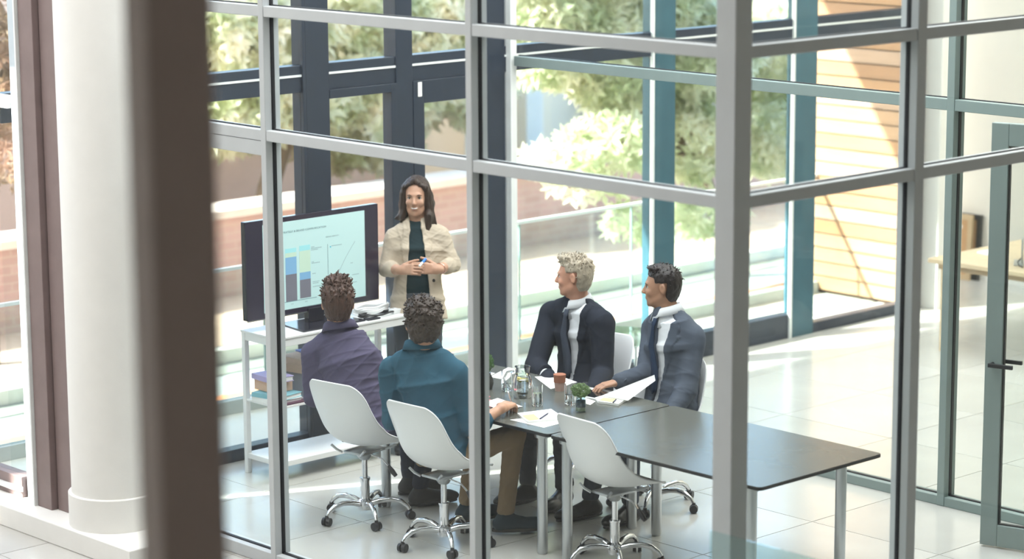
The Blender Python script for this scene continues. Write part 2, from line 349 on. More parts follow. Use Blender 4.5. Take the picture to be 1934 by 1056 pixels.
# ---------------------------------------------------------------- timber clad wall outside
M_wood = [mat('cedar_board_%d' % i, c, 0.55, 0, 0.16, 3.0, bump=0.15, bscale=12, stretch=(1, 0.35, 6)) for i, c in enumerate([(0.33, 0.175, 0.085), (0.36, 0.215, 0.125), (0.29, 0.15, 0.075), (0.35, 0.225, 0.155)])]
cw = box('wall_clad', 17.13, 17.25, 13.35, 14.62, -0.3, 6.2, mat('cladding_batten', (0.06, 0.035, 0.02), 0.8)); tag(cw, 'timber clad outside wall at the end of the terrace', 'wall', kind='structure')
bh = 0.128; bms = []
for i in range(4):
    b = MB().box(17.095, 17.128, 13.28, 14.62, 0.004, bh-0.006, 0.003); bmesh.ops.recalc_face_normals(b.bm, faces=b.bm.faces); me = bpy.data.meshes.new('board'); b.bm.to_mesh(me); b.bm.free(); me.materials.append(M_wood[i]); bms.append(me)
for k in range(34):
    o = bpy.data.objects.new('board', bms[random.randrange(4)]); col.objects.link(o); o.parent = cw; o.location = (random.uniform(-0.003, 0.003), 0, 0.03+k*bh)
box('edge_board', 17.09, 17.13, 13.24, 13.278, 0, 6.2, M_wood[2], cw); 

# ---------------------------------------------------------------- outside ground, street, walls
M_terr = mat('terrace_paving', (0.66, 0.65, 0.60), 0.7, 0, 0.03, bump=0.03)
te = box('terrace', 8.1, 17.13, 13.27, 14.45, -0.3, 0.0, M_terr); tag(te, 'pale sunlit terrace paving outside the glass front', 'terrace', kind='structure')
rd = box('road', -20, 45, 14.45, 17.6, -0.8, -0.5, mat('asphalt', (0.38, 0.41, 0.40), 0.85, 0, 0.12, 2, bump=0.2)); tag(rd, 'sunlit grey street beyond the terrace', 'road', kind='structure')
box('road_line', -20, 45, 16.35, 16.5, -0.5, -0.494, mat('orange_road_paint', (0.80, 0.30, 0.14), 0.8), rd); box('gutter_strip', -20, 45, 17.1, 17.6, -0.5, -0.49, mat('gutter_concrete', (0.22, 0.23, 0.20), 0.8), rd)
pv = box('pavement', -20, 45, 17.6, 19.4, -0.8, -0.38, mat('peach_paving', (0.60, 0.42, 0.31), 0.8, 0, 0.08)); tag(pv, 'peach coloured pavement across the street', 'pavement', kind='structure')
box('kerb', -20, 45, 17.45, 17.6, -0.8, -0.37, mat('kerb_stone', (0.72, 0.70, 0.64), 0.8), pv)
M_brick = bpy.data.materials.new('red_brick'); M_brick.use_nodes = True
_n = M_brick.node_tree; _b = _n.nodes['Principled BSDF']; _t = _n.nodes.new('ShaderNodeTexBrick'); _c = _n.nodes.new('ShaderNodeTexCoord'); _mp = _n.nodes.new('ShaderNodeMapping')
_mp.inputs['Rotation'].default_value = (math.radians(90), 0, 0)
_n.links.new(_c.outputs['Object'], _mp.inputs[0]); _n.links.new(_mp.outputs[0], _t.inputs['Vector']); _n.links.new(_t.outputs[0], _b.inputs['Base Color'])
_t.inputs['Color1'].default_value = (0.50, 0.34, 0.31, 1); _t.inputs['Color2'].default_value = (0.44, 0.29, 0.26, 1); _t.inputs['Mortar'].default_value = (0.50, 0.38, 0.33, 1)
_t.inputs['Scale'].default_value = 1.0; _t.inputs['Brick Width'].default_value = 0.24; _t.inputs['Row Height'].default_value = 0.08; _t.inputs['Mortar Size'].default_value = 0.008; _b.inputs['Roughness'].default_value = 0.9
bw = box('boundary_wall', -20, 45, 19.4, 19.75, -0.8, 0.40, M_brick); tag(bw, 'red brick boundary wall across the street', 'wall', kind='structure')
box('wall_coping', -20, 45, 19.34, 19.81, 0.40, 0.48, mat('pale_coping', (0.70, 0.62, 0.54), 0.8), bw)
bd = empty('building', (0, 0, 0)); tag(bd, 'beige and brick house across the street seen through the glass', 'building')
M_beige = mat('beige_render', (0.85, 0.76, 0.62), 0.85, 0, 0.06, 1.0)
box('facade', 4, 19.5, 22.6, 23.2, -0.8, 3.3, mat('rose_render', (0.80, 0.60, 0.51), 0.85, 0, 0.16, 1.6), bd); box('facade', 19.5, 23.2, 21.6, 23.2, -0.8, 3.3, M_beige, bd); box('facade', 23.2, 45, 22.6, 23.2, -0.8, 3.3, mat('grey_rose_render', (0.76, 0.66, 0.60), 0.85, 0, 0.1, 0.8), bd)
for x in (20.2, 21.4, 22.5, 24.6, 26.4): box('pilaster', x, x+0.28, 21.3, 21.6, -0.8, 3.3, M_white if x < 23 else M_beige, bd, 0.01)
box('band', 4, 45, 21.9 if 0 else 22.45, 22.6, 1.1, 1.3, M_cream, bd)
for x in (28.0,):
    f = box('window_frame', x, x+1.1, 22.52, 22.6, 1.7, 3.4, M_white, bd, 0.01); box('pane', x+0.08, x+1.02, 22.50, 22.52, 1.78, 3.32, mat('dark_window', (0.05, 0.06, 0.07), 0.1), f)
# canopy over the terrace (throws the shade on glass front and floor)
M_can = mat('canopy_underside', (0.6, 0.6, 0.58), 0.8)
ca = empty('canopy'); tag(ca, 'flat roof canopy above the terrace', 'canopy', kind='structure')
box('canopy_slab', 5.0, 19, 13.5, 15.80, 5.0, 5.2, M_can, ca)
# left slabs leave one slanting slot, added to pass a sun streak indoors
sx, sy = 1.0, -0.465
def slot_y(x): return 15.64+(x-2.24)*sy
mb = MB(); mb.poly([(-12, 13.5), (5.0, 13.5), (5.0, slot_y(5.0)-0.0), (1.0, slot_y(1.0))][0:2]+[(5.0, slot_y(5.0)), (-12, slot_y(-12))], 5.0, 5.2)
mb.build('canopy_slab', M_can, ca)
mb = MB(); mb.poly([(5.0, slot_y(5.0)+0.17), (5.0, 17.05), (-12, 17.05+6), (-12, slot_y(-12)+0.17)][0:4], 5.0, 5.2)
mb.build('canopy_slab', M_can, ca)

# ---------------------------------------------------------------- trees
def leafmat(name, c):
    m = bpy.data.materials.new(name); m.use_nodes = True; n = m.node_tree; L = n.links.new; b = n.nodes['Principled BSDF']; out = n.nodes['Material Output']
    t = n.nodes.new('ShaderNodeTexNoise'); t.inputs['Scale'].default_value = 2.5; tc = n.nodes.new('ShaderNodeTexCoord'); L(tc.outputs['Object'], t.inputs['Vector'])
    cr = n.nodes.new('ShaderNodeValToRGB'); cr.color_ramp.elements[0].position = 0.35; cr.color_ramp.elements[1].position = 0.65
    cr.color_ramp.elements[0].color = (c[0]*0.78, c[1]*0.82, c[2]*0.70, 1); cr.color_ramp.elements[1].color = (c[0]*1.25, c[1]*1.15, c[2]*1.3, 1); L(t.outputs[0], cr.inputs[0]); L(cr.outputs[0], b.inputs['Base Color'])
    b.inputs['Roughness'].default_value = 0.4
    tr = n.nodes.new('ShaderNodeBsdfTranslucent'); L(cr.outputs[0], tr.inputs[0]); mx = n.nodes.new('ShaderNodeMixShader'); mx.inputs[0].default_value = 0.62; L(b.outputs[0], mx.inputs[1]); L(tr.outputs[0], mx.inputs[2]); L(mx.outputs[0], out.inputs[0]); return m
def foliage(name, blobs, nros, ll, m, parent, nl=7, seed=1):
    r = np.random.default_rng(seed); vs = []; fs = []
    wts = np.array([b[3]*b[4]*b[5] for b in blobs]); wts /= wts.sum()
    for k in range(nros):
        b = blobs[r.choice(len(blobs), p=wts)]; d = r.normal(size=3); d /= np.linalg.norm(d); rad = r.uniform(0.55, 1.0)**0.5
        c = np.array(b[:3])+d*rad*np.array(b[3:6]); ax = nrm(d+r.normal(size=3)*0.5+np.array([0, 0, 0.4])); s1 = nrm(np.cross(ax, [0.3, 0.5, 0.8])); s2 = np.cross(ax, s1); ph = r.uniform(0, 6.28)
        for q in range(nl):
            a = ph+q*6.283/nl+r.uniform(-.2, .2); dr = nrm((s1*math.cos(a)+s2*math.sin(a))+ax*r.uniform(0.1, 0.7)); sd = nrm(np.cross(dr, ax)); L_ = ll*r.uniform(0.7, 1.2); W = L_*0.19; up = np.cross(sd, dr)
            i = len(vs); vs += [c+dr*0.01, c+dr*L_*0.5+sd*W+up*0.01, c+dr*L_-up*0.01, c+dr*L_*0.5-sd*W+up*0.01]; fs.append((i, i+1, i+2, i+3))
    me = bpy.data.meshes.new(name); me.from_pydata([tuple(v) for v in vs], [], fs); o = link(name, me, parent, m); o['kind'] = 'stuff'; return o
M_bark = mat('bark', (0.20, 0.15, 0.11), 0.9, 0, 0.2, bump=0.5, bscale=20)
def tree(label, base, blobs, nros, ll, c, seed, group=None, nm='tree', trunk=0.13):
    t = empty(nm, base); tag(t, label, 'tree', group)
    cx_ = np.mean([b[0] for b in blobs])-base[0]; cy_ = np.mean([b[1] for b in blobs])-base[1]; zc = np.mean([b[2] for b in blobs])-base[2]
    MB().tube([(0, 0, 0), (cx_*0.15, cy_*0.1, zc*0.35), (cx_*0.5, cy_*0.5, zc*0.75), (cx_, cy_, zc*1.1)], [trunk, trunk*0.85, trunk*0.6, trunk*0.3], 10).build('trunk', M_bark, t, True)
    for b in blobs[:7]:
        MB().tube([(cx_*0.4, cy_*0.4, zc*0.65), ((cx_*0.4+b[0]-base[0])/2, (cy_*0.4+b[1]-base[1])/2, (zc*0.65+b[2]-base[2])/2+0.08), (b[0]-base[0], b[1]-base[1], b[2]-base[2])], [trunk*0.4, trunk*0.28, trunk*0.12], 7).build('branch', M_bark, t, True)
    f = foliage('foliage', [(b[0]-base[0], b[1]-base[1], b[2]-base[2])+tuple(b[3:6]) for b in blobs], nros, ll, leafmat('leaf_'+str(seed), c), t, seed=seed)
    return t
def aty(u, v, y):
    r = _F+_R*(u-CX)/FPX+_U*(CY-v)/FPX
    return np.array([0, 0, H])+r*(y/r[1])
def pb_(u, v, y, rx, ry, rz):
    p = aty(u, v, y); return (p[0], p[1], p[2], rx, ry, rz)
tb = [pb_(1010, 10, 17, .5, .5, .35), pb_(1110, 60, 17, .6, .5, .4), pb_(1210, 30, 17, .6, .5, .5), pb_(1160, 150, 17, .5, .5, .3), pb_(1040, 120, 17.2, .4, .4, .22), pb_(1060, 300, 16.6, .34, .4, .14), pb_(1160, 270, 16.6, .5, .5, .24), pb_(1100, 350, 16.5, .3, .4, .10), pb_(1190, 420, 16.5, .2, .3, .14), pb_(1300, 100, 17, .7, .7, .5),
      pb_(1310, 270, 16.8, .5, .5, .36), pb_(1330, 400, 16.6, .4, .4, .2), pb_(1320, 460, 16.5, .2, .3, .10), pb_(1450, 100, 17.2, .5, .6, .5), pb_(1450, 260, 17, .45, .6, .40), pb_(1000, -60, 17, .6, .5, .3), pb_(1120, -60, 17, .6, .5, .3), pb_(1250, -60, 17, .6, .5, .4)]
bt = aty(1388, 420, 17.1); tree('bright leafy tree beyond the terrace railing in the middle', (bt[0], bt[1], -0.5), tb, 4200, 0.15, (0.68, 0.73, 0.54), 3, trunk=.08)
tb = [pb_(u, v, 20.9, .8, .7, .5) for (u, v) in [(410, 60), (480, 150), (560, 60), (640, 40), (650, 120), (720, 60), (700, 180), (800, 50), (860, 30), (430, 200), (670, 230), (850, 150), (400, 20), (760, 10), (560, 170), (760, 130), (480, 20), (600, -20), (860, -20)]]
bt = aty(480, 300, 20.9); tree('hedge like tree over the brick wall at the upper left', (bt[0], bt[1], -0.4), tb, 4600, 0.2, (0.78, 0.80, 0.60), 4, trunk=0.14)
tb = [pb_(u, v, 18.4, .3, .3, .4) for (u, v) in [(-20, 20), (10, 80), (-40, 120), (0, 180), (20, 280)]]
bt = aty(-30, 300, 18.4); tree('thin reddish leaved tree outside the left bay window', (bt[0], bt[1], -0.5), tb, 260, 0.12, (0.34, 0.24, 0.16), 5, trunk=0.06)

# ================================================================ furniture
# ---------------------------------------------------------------- two meeting tables
M_top = mat('dark_laminate', (0.105, 0.108, 0.095), 0.24, 0, 0.05, 3)
M_edge = mat('black_table_edge', (0.012, 0.012, 0.014), 0.35)
def rrect(x0, x1, y0, y1, r, n=6):
    p = []
    for (cx, cy, a0) in ((x1-r, y1-r, 0), (x0+r, y1-r, 90), (x0+r, y0+r, 180), (x1-r, y0+r, 270)):
        for k in range(n+1):
            a = math.radians(a0+90*k/n); p.append((cx+r*math.cos(a), cy+r*math.sin(a)))
    return p
def table(label, y0, y1):
    t = empty('meeting_table', (9.77, y0, 0)); tag(t, label, 'table')
    W, Ln = 1.035, y1-y0
    MB().poly(rrect(0, W, 0, Ln, 0.035), 0.722, 0.738).build('table_top', M_edge, t)
    MB().poly(rrect(0.004, W-0.004, 0.004, Ln-0.004, 0.032), 0.738, 0.7405).build('laminate_surface', M_top, t)
    for (x, y) in ((0.055, 0.105), (0.80, 0.105), (0.055, Ln-0.095), (0.80, Ln-0.095)):
        b = MB(); b.cyl((x, y, 0.008), (x, y, 0.70), 0.031, n=28); b.cyl((x, y, 0), (x, y, 0.008), 0.026, n=20); b.cyl((x, y, 0.70), (x, y, 0.7215), 0.045, n=24)
        l = b.build('leg', M_brushed, t, True)
    b = MB(); b.box(0.11, W-0.11, 0.09, 0.12, 0.69, 0.715); b.box(0.11, W-0.11, Ln-0.12, Ln-0.09, 0.69, 0.715); b.box(0.5, 0.53, 0.12, Ln-0.12, 0.69, 0.715); b.build('under_frame', M_black, t)
    return t
table('long dark grey meeting table, the bare half at the right', 8.525, 10.130)
table('dark grey meeting table half with glasses and papers, at the left', 10.136, 11.74)

# ---------------------------------------------------------------- swivel shell chairs
M_shell = M_whiteplastic
def shell_mesh():
    # profile in (forward, z) from back top to front edge; half width; edge lift
    P = [(-0.275, 0.865, 0.150, 0.00), (-0.262, 0.835, 0.190, 0.012), (-0.245, 0.78, 0.212, 0.03), (-0.232, 0.71, 0.220, 0.05), (-0.222, 0.64, 0.228, 0.075), (-0.208, 0.575, 0.236, 0.10),
         (-0.175, 0.515, 0.240, 0.115), (-0.115, 0.472, 0.240, 0.105), (-0.03, 0.452, 0.238, 0.085), (0.06, 0.447, 0.235, 0.06), (0.14, 0.452, 0.228, 0.035), (0.195, 0.456, 0.205, 0.015), (0.222, 0.45, 0.165, 0.0)]
    bm = bmesh.new(); rows = []; n = 17
    for k, (f, z, w_, lift) in enumerate(P):
        a = P[max(k-1, 0)]; b = P[min(k+1, len(P)-1)]; t = Vector((b[0]-a[0], 0, b[1]-a[1])).normalized(); nn = Vector((-t.z, 0, t.x)) * -1
        if nn.z < 0 and k > 6: nn = -nn
        if k <= 6 and nn.x < 0: nn = -nn
        row = []
        for i in range(n):
            s = -1+2*i/(n-1); e = abs(s)**2.6
            row.append(bm.verts.new(Vector((f, s*w_, z))+nn*lift*e))
        rows.append(row)
    for k in range(len(rows)-1):
        for i in range(n-1): bm.faces.new((rows[k][i], rows[k][i+1], rows[k+1][i+1], rows[k+1][i]))
    bmesh.ops.recalc_face_normals(bm, faces=bm.faces)
    me = bpy.data.meshes.new('s'); bm.to_mesh(me); bm.free(); o = bpy.data.objects.new('tmp', me); col.objects.link(o)
    sb = o.modifiers.new('a', 'SUBSURF'); sb.levels = 2; sb.render_levels = 2; so = o.modifiers.new('b', 'SOLIDIFY'); so.thickness = 0.008; so.offset = 0
    dg = bpy.context.evaluated_depsgraph_get(); m2 = bpy.data.meshes.new_from_object(o.evaluated_get(dg)); bpy.data.objects.remove(o); m2.name = 'shell'; return m2
def make_chair():
    c = empty('swivel_chair')
    me = shell_mesh(); me.polygons.foreach_set('use_smooth', [True]*len(me.polygons)); link('shell', me, c, M_shell)
    b = MB(); b.box(-0.10, 0.11, -0.075, 0.075, 0.405, 0.42, 0.004); b.cyl((0, 0, 0.36), (0, 0, 0.405), 0.028, 0.06, n=20)
    for sy_ in (-1, 1): b.tube([(-0.11, sy_*0.07, 0.412), (-0.13, sy_*0.1, 0.43), (-0.14, sy_*0.13, 0.455)], 0.008); b.tube([(0.10, sy_*0.07, 0.412), (0.125, sy_*0.1, 0.425), (0.13, sy_*0.13, 0.44)], 0.008)
    b.build('mechanism', M_brushed, c, True)
    b = MB(); b.cyl((0, 0, 0.24), (0, 0, 0.37), 0.017, n=20); b.build('gas_piston', M_chrome, c, True)
    b = MB(); b.cyl((0, 0, 0.075), (0, 0, 0.245), 0.027, n=24); b.lathe([(0.027, 0.235), (0.031, 0.238), (0.031, 0.25), (0.017, 0.252)], n=24); b.build('column_sleeve', M_chrome, c, True)
    b = MB(); b.lathe([(0.0, 0.06), (0.04, 0.06), (0.046, 0.085), (0.042, 0.115), (0.028, 0.125)], n=24); b.build('hub', M_chrome, c, True)
    for k in range(5):
        a = math.radians(72*k+20); ca_, sa = math.cos(a), math.sin(a)
        pts = [(0.03, 0.092), (0.09, 0.112), (0.15, 0.118), (0.205, 0.108), (0.242, 0.082), (0.258, 0.058)]
        b = MB(); b.tube([(r*ca_, r*sa, z) for r, z in pts], [0.018, 0.017, 0.016, 0.015, 0.013, 0.011], 12); b.build('base_arm', M_chrome, c, True)
        cx, cy = 0.262*ca_, 0.262*sa; tx, ty = -math.sin(a+0.5), math.cos(a+0.5)
        b = MB()
        for s_ in (-1, 1): b.cyl((cx+tx*0.006*s_, cy+ty*0.006*s_, 0.026), (cx+tx*0.024*s_, cy+ty*0.024*s_, 0.026), 0.026, 0.024, n=20)
        b.cyl((cx, cy, 0.026), (cx, cy, 0.062), 0.011, n=12)
        b.build('caster', M_black, c, True)
    b = MB(); b.tube([(0.0, -0.05, 0.395), (0.02, -0.12, 0.375), (0.03, -0.17, 0.33)], 0.005); b.build('lever', M_chrome, c, True)
    b = MB(); b.tube([(0.028, -0.16, 0.34), (0.032, -0.185, 0.31), (0.036, -0.21, 0.285)], [0.009, 0.016, 0.012], 10); b.build('lever_paddle', M_black, c, True)
    return c
CH = [((9.55, 11.52), 8, 0, 'white shell swivel chair under the man in the purple shirt'), ((9.52, 10.76), 2, 40, 'white shell swivel chair under the man in the teal shirt'),
      ((9.975, 9.80), -4, 0, 'empty white shell swivel chair tucked at the bare table half'), ((11.02, 10.47), 190, 0, 'white swivel chair under the dark haired man in the grey suit'), ((11.22, 11.30), 185, 0, 'white swivel chair under the grey haired man')]
ch0 = make_chair()
for i, (xy, a, sp, lab) in enumerate(CH):
    o = ch0 if i == 0 else copy_tree(ch0)
    o.location = (xy[0], xy[1], 0); o.rotation_euler = (0, 0, math.radians(a)); o.scale = (1.05, 1.05, 1.05); tag(o, lab, 'chair', 'white swivel chairs around the meeting table')

# ---------------------------------------------------------------- white metal rack with the screen
M_rack = mat('white_metal', (0.80, 0.80, 0.79), 0.4, 0, 0.02)
rk = empty('rack', (9.69, 12.53, 0)); tag(rk, 'white metal rack table carrying the large screen', 'rack')
RW, RD = 1.16, 0.39
for (x, y) in ((0, 0), (RW-0.035, 0), (0, RD-0.035), (RW-0.035, RD-0.035)): box('leg', x, x+0.035, y, y+0.035, 0, 0.94, M_rack, rk, 0.003)
box('top_board', -0.005, RW+0.005, -0.005, RD+0.005, 0.94, 0.955, M_rack, rk, 0.003)
for (a, b_, nm) in ((0.89, 0.94, 'apron'),):
    box(nm, 0.035, RW-0.035, 0.002, 0.02, a, b_, M_rack, rk, 0.002); box(nm, 0.035, RW-0.035, RD-0.02, RD-0.002, a, b_, M_rack, rk, 0.002); box(nm, 0.002, 0.02, 0.035, RD-0.035, a, b_, M_rack, rk, 0.002); box(nm, RW-0.02, RW-0.002, 0.035, RD-0.035, a, b_, M_rack, rk, 0.002)
box('shelf', 0.005, RW-0.005, 0.005, RD-0.005, 0.485, 0.50, M_rack, rk, 0.002); box('shelf', 0.005, RW-0.005, 0.005, RD-0.005, 0.10, 0.135, M_rack, rk, 0.002)
# screen
tv = empty('display_screen', (9.62, 12.76, 0.955)); tag(tv, 'large flat screen showing bar charts on the white rack', 'screen')
TW, TH, TZ = 1.105, 0.645, 0.085
M_bez = mat('glossy_bezel', (0.018, 0.018, 0.028), 0.12)
box('housing', 0, TW, 0, 0.045, TZ, TZ+TH, M_bez, tv, 0.005)
box('bezel', 0.0, TW, -0.006, 0.0, TZ, TZ+TH, mat('screen_bezel', (0.03, 0.025, 0.045), 0.15), tv, 0.002)
box('silver_trim', 0.0, TW, -0.007, 0.0, TZ-0.006, TZ, M_brushed, tv)
sxa, sxb, sza, szb = 0.123*TW, 0.893*TW, TZ+0.055*TH, TZ+0.952*TH
def scr(c): return mat('screen_%02x%02x%02x' % tuple(int(255*q) for q in c), c, 0.35, 0, 0.005, emit=0.12)
picture = box('screen_picture', sxa, sxb, -0.0075, -0.006, sza, szb, scr((0.50, 0.70, 0.70)), tv)
def sbox(s0, s1, t0, t1, c, d=0.0006): return box('chart_bar', s0*TW, s1*TW, -0.0075-d, -0.0075, TZ+TH*(1-t1), TZ+TH*(1-t0), scr(c), tv)
grey = (0.17, 0.17, 0.21); blue = (0.20, 0.40, 0.62); pale = (0.52, 0.68, 0.56); cyan = (0.33, 0.68, 0.72)
for (s0, s1, ts) in ((0.39, 0.472, (.315, .37, .59, .665, .855)), (0.285, 0.368, (.325, .37, .415, .59, .865)), (0.195, 0.262, (.335, .37, .385, .40, .875))):
    for t0, t1, c in zip(ts[:-1], ts[1:], (cyan, pale, blue, grey)): sbox(s0, s1, t0, t1, c)
def sline(s0, t0, s1, t1, wd=0.002):
    a = Vector((s0*TW, -0.0082, TZ+TH*(1-t0))); b = Vector((s1*TW, -0.0082, TZ+TH*(1-t1))); d = (b-a).normalized(); p = Vector((-d.z, 0, d.x))*wd/2
    bm = bmesh.new(); vs = [bm.verts.new(q) for q in (a-p, b-p, b+p, a+p)]; bm.faces.new(vs); me = bpy.data.meshes.new('chart_line'); bm.to_mesh(me); bm.free(); link('chart_line', me, tv, scr((0.10, 0.20, 0.24)))
sline(.18, .868, .515, .868, .003); sline(.605, .34, .605, .86, .003); sline(.605, .72, .665, .70); sline(.665, .70, .745, .50); sline(.745, .50, .815, .355)
box('chart_dot', .622*TW, .631*TW, -0.0082, -0.0075, TZ+TH*.62, TZ+TH*.634, scr((0.05, 0.45, 0.60)), tv)
for (s, t, n_) in ((.635, .365, 9), (.48, .345, 3), (.48, .36, 9), (.48, .375, 6), (.482, .50, 2), (.482, .512, 7), (.485, .62, 3), (.487, .705, 6), (.487, .72, 5), (.487, .755, 9), (.78, .575, 2), (.79, .70, 6), (.80, .78, 3), (.43, .945, 13)):
    for k in range(n_): box('text_mark', (s+k*.009)*TW, (s+k*.009+.0062)*TW, -0.0079, -0.0075, TZ+TH*(1-t-.004), TZ+TH*(1-t+.004), scr((0.24, 0.36, 0.38)), tv)
def text(body, s, t, h, parent=tv, m=None):
    cu = bpy.data.curves.new('text', 'FONT'); cu.body = body; cu.size = h*1.38; cu.space_character = 1.12; o = bpy.data.objects.new('tmp', cu); col.objects.link(o)
    dg = bpy.context.evaluated_depsgraph_get(); me = bpy.data.meshes.new_from_object(o.evaluated_get(dg)); bpy.data.objects.remove(o)
    me.name = 'lettering'; q = link('lettering', me, parent, m or scr((0.08, 0.16, 0.18))); q.rotation_euler = (math.radians(90), 0, 0); q.location = (s*TW, -0.0085, TZ+TH*(1-t)); return q
text('SALES STRATEGY & BRAND COMMUNICATION', .205, .165, .0135); text('BRAND IDENTITY', .592, .272, .009); text('2014', .215, .90, .007); text('2015', .32, .90, .007); text('2016', .425, .90, .007)
b = MB(); b.poly([(0.30, -0.20), (0.82, -0.20), (0.78, 0.10), (0.34, 0.10)], 0.0, 0.012); b.build('stand_base', M_bez, tv)
b = MB(); b.box(0.49, 0.62, -0.02, 0.03, 0.012, TZ+0.02, 0.004); b.build('stand_neck', M_bez, tv)
# things on and in the rack
def thing(name, label, cat, group=None): 
    pass
RZ = 0.955
def cable(name, label, pts, r, m):
    o = MB().tube(pts, r, 8).build(name, m, None, True); tag(o, label, 'cable'); return o
def coil(cx, cy, z, rx, ry, turns, r, dz=0.004):
    return [(cx+rx*math.cos(a)*(1+0.06*math.sin(3.1*a)), cy+ry*math.sin(a)*(1+0.05*math.cos(2.3*a)), z+dz*a/6.28+0.004*math.sin(5*a)) for a in np.linspace(0, turns*6.283, int(turns*26))]
cable('coiled_cable', 'white cable coiled at the right end of the rack top', coil(10.62, 12.72, RZ+0.012, .14, .055, 4, .007, .011), .0075, M_whiteplastic)
cable('coiled_cable', 'black cable looped in front of the white coil on the rack top', coil(10.60, 12.63, RZ+0.009, .15, .045, 1.6, .006, .012), .006, M_black)
ad = box('power_adapter', 10.72, 10.81, 12.60, 12.66, RZ, RZ+0.03, M_whiteplastic, None, 0.006); tag(ad, 'small white power adapter on the rack corner', 'adapter')
ks = MB().box(10.455, 10.56, 12.545, 12.60, RZ, RZ+0.012, 0.003).build('notebook_closed', M_bez); tag(ks, 'thin closed dark notebook beside the black cable', 'notebook')
def book(name, label, x, y, z, lx, ly, h, ang, mc, mp=M_paper, spine=True, cat='book', group='books and boxes on the rack shelf'):
    t = empty(name, (x, y, z), math.radians(ang)); tag(t, label, cat, group)
    box('cover', -lx/2, lx/2, -ly/2, ly/2, 0, 0.004, mc, t, 0.001); box('cover', -lx/2, lx/2, -ly/2, ly/2, h-0.004, h, mc, t, 0.001); box('spine', -lx/2, -lx/2+0.004, -ly/2, ly/2, 0.004, h-0.004, mc, t)
    box('pages', -lx/2+0.004, lx/2-0.006, -ly/2+0.005, ly/2-0.005, 0.004, h-0.004, mp, t); return t
M_tan = mat('tan_paper_block', (0.58, 0.45, 0.34), 0.8, 0, 0.1, 30, stretch=(1, 1, 20)); M_greyb = mat('grey_box_board', (0.25, 0.27, 0.30), 0.7); M_lav = mat('lavender_cover', (0.42, 0.36, 0.60), 0.6)
SZ = 0.50
bx = box('storage_box', 9.98, 10.20, 12.60, 12.84, SZ, SZ+0.16, M_greyb, None, 0.004); tag(bx, 'grey board box under the tan books on the rack shelf', 'box')
book('book', 'thick tan book lying on the grey box', 10.09, 12.72, SZ+0.16, .27, .30, .055, 12, M_tan, M_tan)
book('book', 'lavender edged book on top of the thick tan book', 10.08, 12.73, SZ+0.215, .25, .27, .04, 3, M_tan, M_paper)
book('book', 'blue covered thin notebook topping the tan books', 10.17, 12.77, SZ+0.255, .16, .21, .01, -8, mat('blue_cover', (0.07, 0.12, 0.35), 0.5))
book('book', 'cream book standing in the shelf next to the grey box', 10.245, 12.76, SZ, .05, .20, .14, 4, mat('cream_cover', (0.70, 0.62, 0.42), 0.7))
book('book', 'lavender covered book at the left end of the shelf stack', 9.80, 12.74, SZ+0.135, .17, .24, .035, -4, M_lav)
bx = box('storage_box', 9.74, 9.90, 12.66, 12.86, SZ+0.062, SZ+0.135, mat('peach_box', (0.78, 0.50, 0.36), 0.8), None, 0.003); tag(bx, 'peach coloured box under the lavender book', 'box')
book('book', 'teal topped white book at the bottom left of the shelf', 9.80, 12.70, SZ+0.03, .20, .26, .03, 10, mat('teal_cover', (0.22, 0.48, 0.55), 0.6))
book('book', 'thick white book at the very bottom left of the shelf', 9.80, 12.70, SZ, .21, .26, .03, 2, M_paper)
st = box('paper_stack', 10.02, 10.18, 12.53, 12.595, SZ, SZ+0.07, M_paper, None, 0.001); tag(st, 'small block of white paper at the front of the shelf', 'paper')
cs = empty('patterned_box', (10.28, 12.57, SZ)); tag(cs, 'brown lattice patterned box at the front of the shelf', 'box')
box('body', -.07, .07, -.03, .04, 0, .085, mat('dark_brown', (0.10, 0.05, 0.04), 0.6), cs, .002)
for i in range(4):
    for k in range(2):
        b = MB(); b.tube([(-.052+i*.035+.013*math.cos(a), -.033, .023+k*.04+.014*math.sin(a)) for a in np.linspace(0, 6.283, 14)], .003, 6); b.build('lattice_ring', mat('pinkish_ring', (0.62, 0.42, 0.38), 0.6), cs, True)
sh = box('magazine', 9.72, 9.93, 12.54, 12.60, SZ, SZ+0.012, mat('plum_cover', (0.10, 0.04, 0.07), 0.5), None, 0.001); tag(sh, 'dark plum magazine at the left front edge of the shelf', 'magazine')

# ---------------------------------------------------------------- things on the meeting table
TZ0 = 0.7406
M_gl = mat('drinking_glass', (0.97, 0.99, 1.0), 0.0, 0, 0.005, trans=1.0); M_water = mat('water', (0.92, 0.97, 0.98), 0.0, 0, 0.005, trans=1.0)
def tumbler(u, v, h, r, label, fill=0.45, k=None):
    p = atz(u, v, TZ0); t = empty('drinking_glass', (p[0], p[1], TZ0)); tag(t, label, 'glass', 'water glasses on the meeting table')
    MB().lathe([(0, 0), (r*.92, 0), (r, .01), (r*1.04, h), (r*1.0, h), (r*.94, .014), (0, .014)], n=28).build('glass_body', M_gl, t, True)
    if fill: MB().lathe([(0, .015), (r*.93, .015), (r*.95, h*fill), (0, h*fill)], n=24).build('water', M_water, t, True)
    return t
tumbler(1015, 766, .125, .033, 'clear water glass directly in front of the jug', .62)
tumbler(957, 738, .125, .033, 'clear water glass left of the jug near the plant vase', .35)
tumbler(1077, 764, .125, .034, 'clear water glass left of the succulent jar', .5)
p = atz(987, 750, TZ0); jg = empty('water_jug', (p[0], p[1], TZ0)); tag(jg, 'round glass water jug with handle and lemon slices', 'jug')
MB().lathe([(0, 0), (.05, 0), (.058, .02), (.062, .07), (.055, .12), (.042, .155), (.046, .19), (.049, .192), (.043, .156), (.052, .12), (.058, .07), (.054, .022), (0, .012)], n=32).build('jug_body', M_gl, jg, True)
